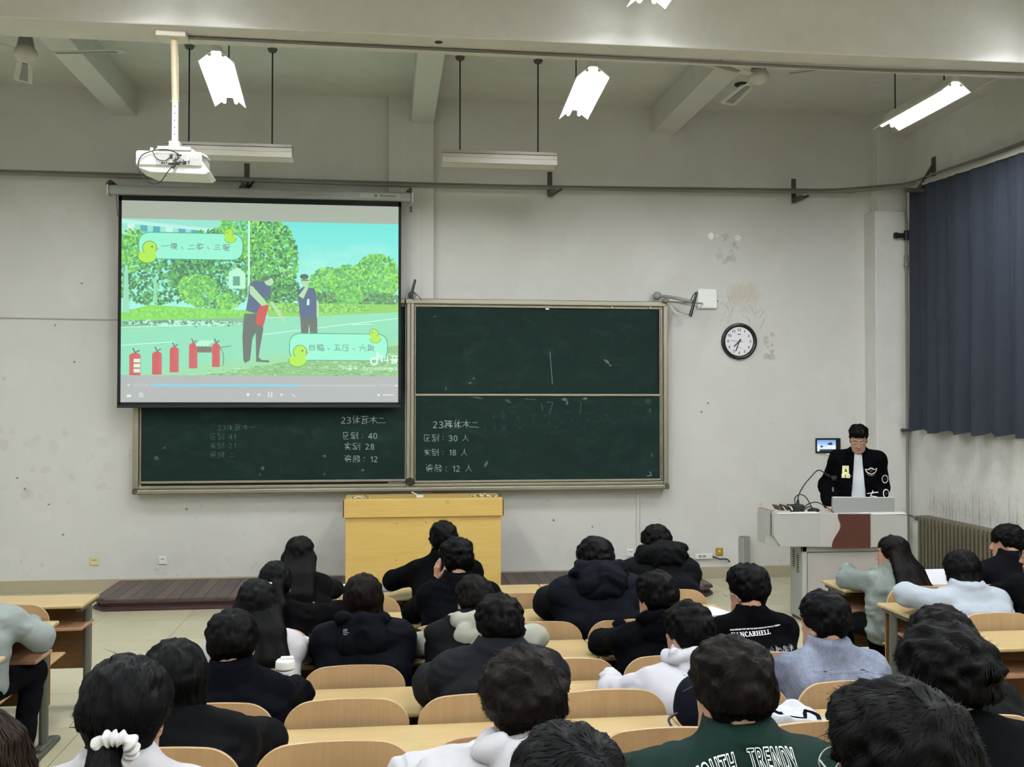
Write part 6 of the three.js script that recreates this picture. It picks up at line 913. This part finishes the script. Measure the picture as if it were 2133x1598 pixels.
// prints on backs
{
  const textPrint = decal(1024, 512, (g, w, h) => {
    g.fillStyle = 'rgb(226,226,230)'; g.save(); g.translate(40, 150); g.rotate(-0.06); g.font = 'bold 26px sans-serif'; g.fillText('YOUR DREAMS THAT ARE THE KIND INSIDE THE PARALLEL THERAPY', 0, 0, 800); g.font = 'bold 84px serif'; g.fillText('VANCARHELL', 8, 86); g.restore();
    const r = rng(8); g.strokeStyle = 'rgb(150,152,158)'; const br = (x, y, a, l, n) => { if (n < 0) return; const x2 = x + Math.cos(a) * l, y2 = y + Math.sin(a) * l; g.lineWidth = 1 + n * 1.4; g.beginPath(); g.moveTo(x, y); g.lineTo(x2, y2); g.stroke(); for (let k = 0; k < 2 + (n > 2 ? 1 : 0); k++) br(x2, y2, a + (r() - 0.5) * 1.7, l * 0.78, n - 1); };
    for (const x of [480, 640, 780, 880]) br(x, 505, -1.57, 52, 4); g.fillStyle = 'rgb(120,122,128)'; for (let i = 0; i < 240; i++) g.fillRect(330 + r() * 640, 330 + r() * 180, 3, 3); g.font = 'bold 64px serif'; g.fillStyle = 'rgb(226,226,230)'; g.fillText('10', 560, 508);
  });
  const p = pL; part('back_print', conform(p.outer, p.N.x + 0.01, p.N.y - 0.09, 0.34, 0.17, 1, 0.003, 0.5, 40, 20, p.N.z), textPrint, p.t);
  const youth = decal(1024, 320, (g, w, h) => { g.strokeStyle = 'rgb(214,220,214)'; g.lineWidth = 7; g.lineJoin = 'round'; g.font = 'bold 150px sans-serif'; g.save(); g.translate(10, 190); g.rotate(-0.035); g.scale(0.7, 1.25); g.strokeText('YOUTH', 0, 0); g.strokeText('TRENDY', 640, -8); g.restore(); g.fillStyle = 'rgb(214,220,214)'; g.font = 'bold 30px sans-serif'; g.fillText('FASHION CASUAL STYLE', 260, 280); });
  const q = pT; part('back_print', conform(q.outer, q.N.x + 0.0, q.N.y - 0.01, 0.31, 0.1, 1, 0.003, 0.5, 48, 18, q.N.z, -1.6), youth, q.t);
  const logo = decal(256, 160, (g) => { g.fillStyle = 'rgb(110,116,126)'; for (const x of [90, 118, 146]) { g.beginPath(); g.moveTo(x - 16, 70); g.quadraticCurveTo(x - 14, 20, x + 10, 22); g.lineTo(x + 12, 36); g.quadraticCurveTo(x, 40, x - 2, 70); g.fill(); } g.fillRect(60, 80, 130, 8); g.font = 'bold 26px sans-serif'; g.fillText('CAMEL', 74, 122); });
  part('back_logo', conform(pF.outer, pF.N.x - 0.075, pF.N.y - 0.0, 0.06, 0.036, 1, 0.003, 0.5, 10, 8, pF.N.z), logo, pF.t);
  part('back_logo', conform(pO.outer, pO.N.x - 0.1, pO.N.y - 0.06, 0.065, 0.04, 1, 0.003, 0.5, 10, 8, pO.N.z), logo, pO.t);
  // seams of the denim jacket
  const seam = decal(512, 512, (g) => { g.strokeStyle = 'rgb(134,142,160)'; g.lineWidth = 4; for (const dy of [0, 12]) { g.beginPath(); g.moveTo(0, 120 + dy); g.quadraticCurveTo(256, 170 + dy, 512, 120 + dy); g.stroke(); } for (const x of [110, 402]) { g.beginPath(); g.moveTo(x, 140); g.lineTo(x + (x < 256 ? 30 : -30), 512); g.stroke(); } g.fillStyle = 'rgb(40,46,62)'; g.fillRect(84, 132, 34, 8); g.fillRect(394, 132, 34, 8); });
  part('seam', conform(pN.outer, pN.N.x, pN.N.y - 0.09, 0.27, 0.2, 1, 0.003, 0.5, 36, 30, pN.N.z), seam, pN.t);
}
// hair clip of the woman in the second row
{ const g = []; for (const k of [-1, 1]) g.push(new THREE.SphereGeometry(0.012, 12, 8).scale(1.3, 0.9, 0.6).rotateZ(k * 0.4).translate(k * 0.013, 0, 0)); g.push(new THREE.SphereGeometry(0.006, 10, 8)); const m = merge(g); m.translate(-0.012, 0.036, 0.15); m.applyMatrix4(pE.headM); part('hair_clip', m, whitePlastic, pE.t); }
// scrunchie
{
  const m = polygonize((x, y, z) => { const a = Math.atan2(y, x), q = Math.hypot(x, y) - 0.034 - 0.003 * Math.sin(a * 3), k = 0.0145 + 0.0042 * Math.sin(a * 13 + 1.2 * Math.sin(a * 4)) + 0.002 * noise(x * 90, y * 90, z * 90); return (Math.hypot(q, z * 0.85) - k) * 0.7; }, V(-0.065, -0.065, -0.03), V(0.065, 0.065, 0.03), 0.003, 0.01);
  m.rotateX(0.5); m.translate(0.022, -0.035, 0.142); m.applyMatrix4(pQ.headM); part('scrunchie', m, cloth(0xe6e4e2), pQ.t);
}
// the man standing at the podium
{
  const z = 1.86, top = onZ(1783, 886, z), hd = [top.x, top.y - 0.15, z + 0.05];
  const p = person({ label: 'man standing behind the podium in black varsity jacket over white T-shirt', base: [top.x + 0.0, 0, z - 0.06], head: hd, seat: 0, turn: Math.PI - 0.4, pitch: -0.36, hs: 1.0, near: 0.9, seed: 127, sw: 0.185, skin: 0xa9836a, glasses: 0xb9a58a,
    arms: [{ e: [-0.265, 1.2, 0.02], w: [-0.24, 1.04, -0.2] }, { e: [0.265, 1.2, 0.02], w: [0.24, 1.04, -0.2] }], top: JK(0x0b0c12, { thick: 0.03, fold: 0.006, open: true, under: cloth(0xdfe2e6), collar: true, collarR: 0.074, collarT: 0.009, hem: 0.9, wide: 1.15 }),
    hair: shortHair(127, { color: 0x0b0a0a, up: 0.036, sideT: 0.008, backT: 0.012, quiff: 0.016, front: 0.066, side: 0.022, napeHair: 0, nape: -0.06, lock: 0.045 }) });
  const f = p.outer, N = p.N;
  const put = (n, x, y, w, h, mat, off = 0.004) => part(n, conform(f, N.x + x, N.y + y, w, h, -1, off, 0.5, 24, 24, N.z), mat, p.t);
  // local x runs to the viewer's left because he faces the camera
  put('letter_patch', 0.125, -0.18, 0.085, 0.13, decal(256, 384, (g) => { g.fillStyle = 'rgb(222,214,150)'; g.strokeStyle = 'rgb(236,232,200)'; g.lineWidth = 8; g.beginPath(); for (const q of [[40, 20], [216, 20], [216, 250], [244, 260], [244, 366], [130, 366], [130, 270], [104, 270], [104, 366], [16, 366], [16, 270], [36, 250]]) g.lineTo(...q); g.closePath(); g.fill(); g.stroke(); g.fillStyle = 'rgb(34,32,28)'; g.beginPath(); g.moveTo(128, 90); g.lineTo(170, 150); g.lineTo(170, 195); g.lineTo(84, 195); g.fill(); g.fillStyle = 'rgb(222,214,150)'; g.fillRect(118, 150, 40, 10); g.fillStyle = 'rgb(34,32,28)'; g.fillRect(186, 310, 30, 24); g.fillRect(104, 270, 26, 100); }), 0.006);
  put('emblem_patch', -0.115, -0.17, 0.12, 0.11, decal(384, 352, (g) => { g.strokeStyle = 'rgb(150,146,138)'; g.lineWidth = 12; g.beginPath(); g.arc(192, 190, 130, 0.3, 2.85); g.stroke(); g.beginPath(); g.arc(192, 150, 92, 3.5, 5.9); g.stroke(); g.strokeStyle = 'rgb(235,230,220)'; g.lineWidth = 20; g.beginPath(); g.moveTo(24, 110); g.quadraticCurveTo(110, 150, 130, 110); g.quadraticCurveTo(192, 60, 254, 110); g.quadraticCurveTo(280, 150, 364, 90); g.quadraticCurveTo(360, 210, 240, 250); g.quadraticCurveTo(192, 290, 150, 250); g.quadraticCurveTo(30, 210, 24, 110); g.stroke(); g.fillStyle = 'rgb(70,22,26)'; g.beginPath(); g.arc(192, 170, 46, 0, 7); g.fill(); }), 0.006);
  put('script_patch', -0.13, -0.4, 0.12, 0.09, decal(256, 192, (g) => { g.strokeStyle = 'rgb(225,222,214)'; g.lineWidth = 18; g.lineCap = 'round'; g.beginPath(); g.moveTo(20, 80); g.quadraticCurveTo(120, 60, 230, 50); g.stroke(); g.beginPath(); g.moveTo(130, 20); g.quadraticCurveTo(110, 80, 84, 130); g.lineTo(200, 140); g.stroke(); g.fillStyle = 'rgb(225,222,214)'; g.fillRect(60, 160, 150, 20); }), 0.006);
  const ring = decal(256, 256, (g) => { g.strokeStyle = 'rgb(205,200,192)'; g.lineWidth = 26; g.beginPath(); g.arc(128, 128, 96, 0, 7); g.stroke(); g.fillStyle = 'rgb(60,24,26)'; g.beginPath(); g.arc(128, 128, 30, 0, 7); g.fill(); });
  put('round_patch', -0.25, -0.25, 0.075, 0.1, ring, 0.005); put('round_patch', -0.255, -0.39, 0.075, 0.1, ring, 0.005);
  const nine = decal(256, 256, (g) => { g.strokeStyle = 'rgb(112,112,110)'; g.lineWidth = 12; g.font = 'bold 190px sans-serif'; g.strokeText('8', 70, 200); });
  const arc = decal(256, 256, (g) => { g.strokeStyle = 'rgb(112,112,110)'; g.lineWidth = 12; g.strokeRect(30, 60, 190, 60); g.beginPath(); g.moveTo(60, 200); g.lineTo(128, 90); g.lineTo(196, 200); g.stroke(); });
  put('sleeve_patch', 0.235, -0.25, 0.06, 0.08, arc, 0.005); put('sleeve_patch', 0.245, -0.36, 0.05, 0.07, nine, 0.005);
  for (const y of [-0.22, -0.32, -0.42]) put('snap_button', 0.075, y, 0.014, 0.014, std(0x3a3a3c, 0.3, { metalness: 0.7 }), 0.004);
}

// ---------------------------------------------------------------- things lying on the desks
{
  const tb = thing('tumbler', 'white plastic tumbler with a screw lid standing on the fourth row desk', 'bottle', [onZ(594, 1390, 6.98).x, 0.75, 6.98]);
  const L = (p, n = 28) => new THREE.LatheGeometry(p.map((q) => new THREE.Vector2(...q)), n); const wt = std(0xdcdcd6, 0.35);
  part('body', L([[0.001, 0], [0.032, 0], [0.034, 0.006], [0.036, 0.1], [0.037, 0.14], [0.001, 0.14]]), new THREE.MeshPhysicalMaterial({ color: 0xc8c9c2, roughness: 0.3, clearcoat: 0.4 }), tb); part('band', L([[0.036, 0.1], [0.0385, 0.102], [0.0385, 0.108], [0.036, 0.11]]), wt, tb); part('band', L([[0.0365, 0.122], [0.039, 0.124], [0.039, 0.132], [0.0365, 0.134]]), wt, tb);
  part('lid', L([[0.001, 0.138], [0.041, 0.138], [0.043, 0.144], [0.041, 0.172], [0.034, 0.18], [0.001, 0.18]]), wt, tb); part('spout', rb(-0.02, 0.036, 0.176, 0.192, -0.014, 0.014, 0.006), wt, tb);
  const paper = std(0xc4c4c8, 0.8), lay = (n, u, v, y, w, d, turn, lab, cat, mat = paper, thick = 0.004) => { const p = onY(u, v, y); const g = rb(-w / 2, w / 2, 0.0005, thick, -d / 2, d / 2, 0.001); g.rotateY(turn); g.translate(p.x, y, p.z); return solo(n, g, mat, lab, cat); };
  lay('notebook', 1482, 1274, 0.736, 0.17, 0.24, 0.3, 'open white notebook in front of the man with silver glasses', 'notebook');
  lay('paper_sheet', 712, 1223, 0.736, 0.12, 0.2, 0.1, 'white paper on the front desk left of the lectern', 'paper');
  lay('tablet', 803, 1228, 0.736, 0.12, 0.18, -0.05, 'small grey tablet lying on the front desk', 'tablet', std(0x83857f, 0.4, { metalness: 0.5 }), 0.008);
  { const p = onZ(1945, 1213, 4.55); const g = beam([p.x - 0.01, 0.737, 4.62], [p.x - 0.01, 0.83, 4.5], 0.24, 0.003); solo('booklet', g, paper, 'white booklet propped on the window side front desk', 'book'); }
  { const p = onZ(688, 1268, 5.3); const t = thing('pouch', 'small red pouch beside the brown haired woman on the second row desk', 'pouch', [p.x, 0.736, 5.3], 0.3); part('body', polygonize((x, y, z) => ellD(x, y, z, 0, 0.045, 0, 0.075, 0.05, 0.04) + 0.006 * noise(x * 40, y * 40, z * 40), V(-0.1, 0, -0.06), V(0.1, 0.11, 0.06), 0.006), cloth(0xb03a30), t); part('strap', tube([[-0.07, 0.03, 0.02], [-0.1, 0.03, 0.05], [-0.11, 0.008, 0.08]], 0.008), cloth(0xe8c8c0), t); }
  {   // navy backpack and folded white jersey on the sixth row desk... they lie on the fifth row desk
    const y = FLOORS[5] + 0.735; let p = onZ(1450, 1500, 7.86); const t = thing('backpack', 'navy blue backpack lying on the desk before the green jacket', 'bag', [p.x + 0.03, y, 7.84], 0.1);
    part('body', polygonize((x, yy, z) => smax(ellD(x, yy, z, 0, 0.09, 0, 0.11, 0.115, 0.1) + 0.005 * noise(x * 18, yy * 18, z * 18), 0.002 - yy, 0.02), V(-0.17, -0.01, -0.14), V(0.17, 0.25, 0.14), 0.008, 0.02), cloth(0x232838), t); part('strap', tube([[-0.12, 0.08, 0.05], [-0.16, 0.06, 0.07], [-0.13, 0.012, 0.13], [-0.09, 0.008, 0.15]], 0.005), blackMat, t); part('zip', tube([[-0.1, 0.16, 0.06], [0, 0.2, 0.075], [0.1, 0.16, 0.06]], 0.003), blackMat, t);
    p = onZ(1640, 1500, 7.9); const j = thing('folded_jersey', 'crumpled white jersey with navy stripes on the desk right of the green jacket', 'clothes', [p.x - 0.04, y, 7.86], 0.1);
    const jf = (x, yy, z) => { const hgt = 0.05 + 0.085 * Math.exp(-((x + 0.12) ** 2) / 0.012) + 0.02 * noise(x * 14, z * 16, 3) + 0.012 * noise(x * 34, z * 30, 8); return smax(smax(Math.hypot(Math.max(Math.abs(x) - 0.15, 0), Math.max(Math.abs(z) - 0.09, 0)) - 0.035, yy - hgt, 0.03), 0.002 - yy, 0.004); };
    part('cloth', polygonize(jf, V(-0.2, -0.01, -0.14), V(0.2, 0.2, 0.14), 0.007, 0.03), cloth(0xd5d6de), j);
    const drop = (pts, w) => { const l = pts.map(([x, z]) => { let yy = 0.25; while (yy > 0 && jf(x, yy, z) > 0) yy -= 0.002; return [x, yy + 0.001, z]; }); return tube(l, w, l.length * 5, 6).scale(1, 1, 1); };
    part('stripe', drop([[-0.05, 0.09], [0.0, 0.095], [0.06, 0.085], [0.1, 0.06], [0.12, 0.02]], 0.008), cloth(0x1a2036), j); part('stripe', drop([[0.13, 0.0], [0.15, 0.05], [0.14, 0.09]], 0.009), cloth(0x1a2036), j); part('stripe', drop([[-0.08, 0.05], [-0.03, 0.055], [0.02, 0.03]], 0.005), cloth(0x1a2036), j);
  }
}

scene.traverse((o) => { if (o.isMesh) { o.castShadow = true; o.receiveShadow = true; } });
renderer.render(scene, camera);
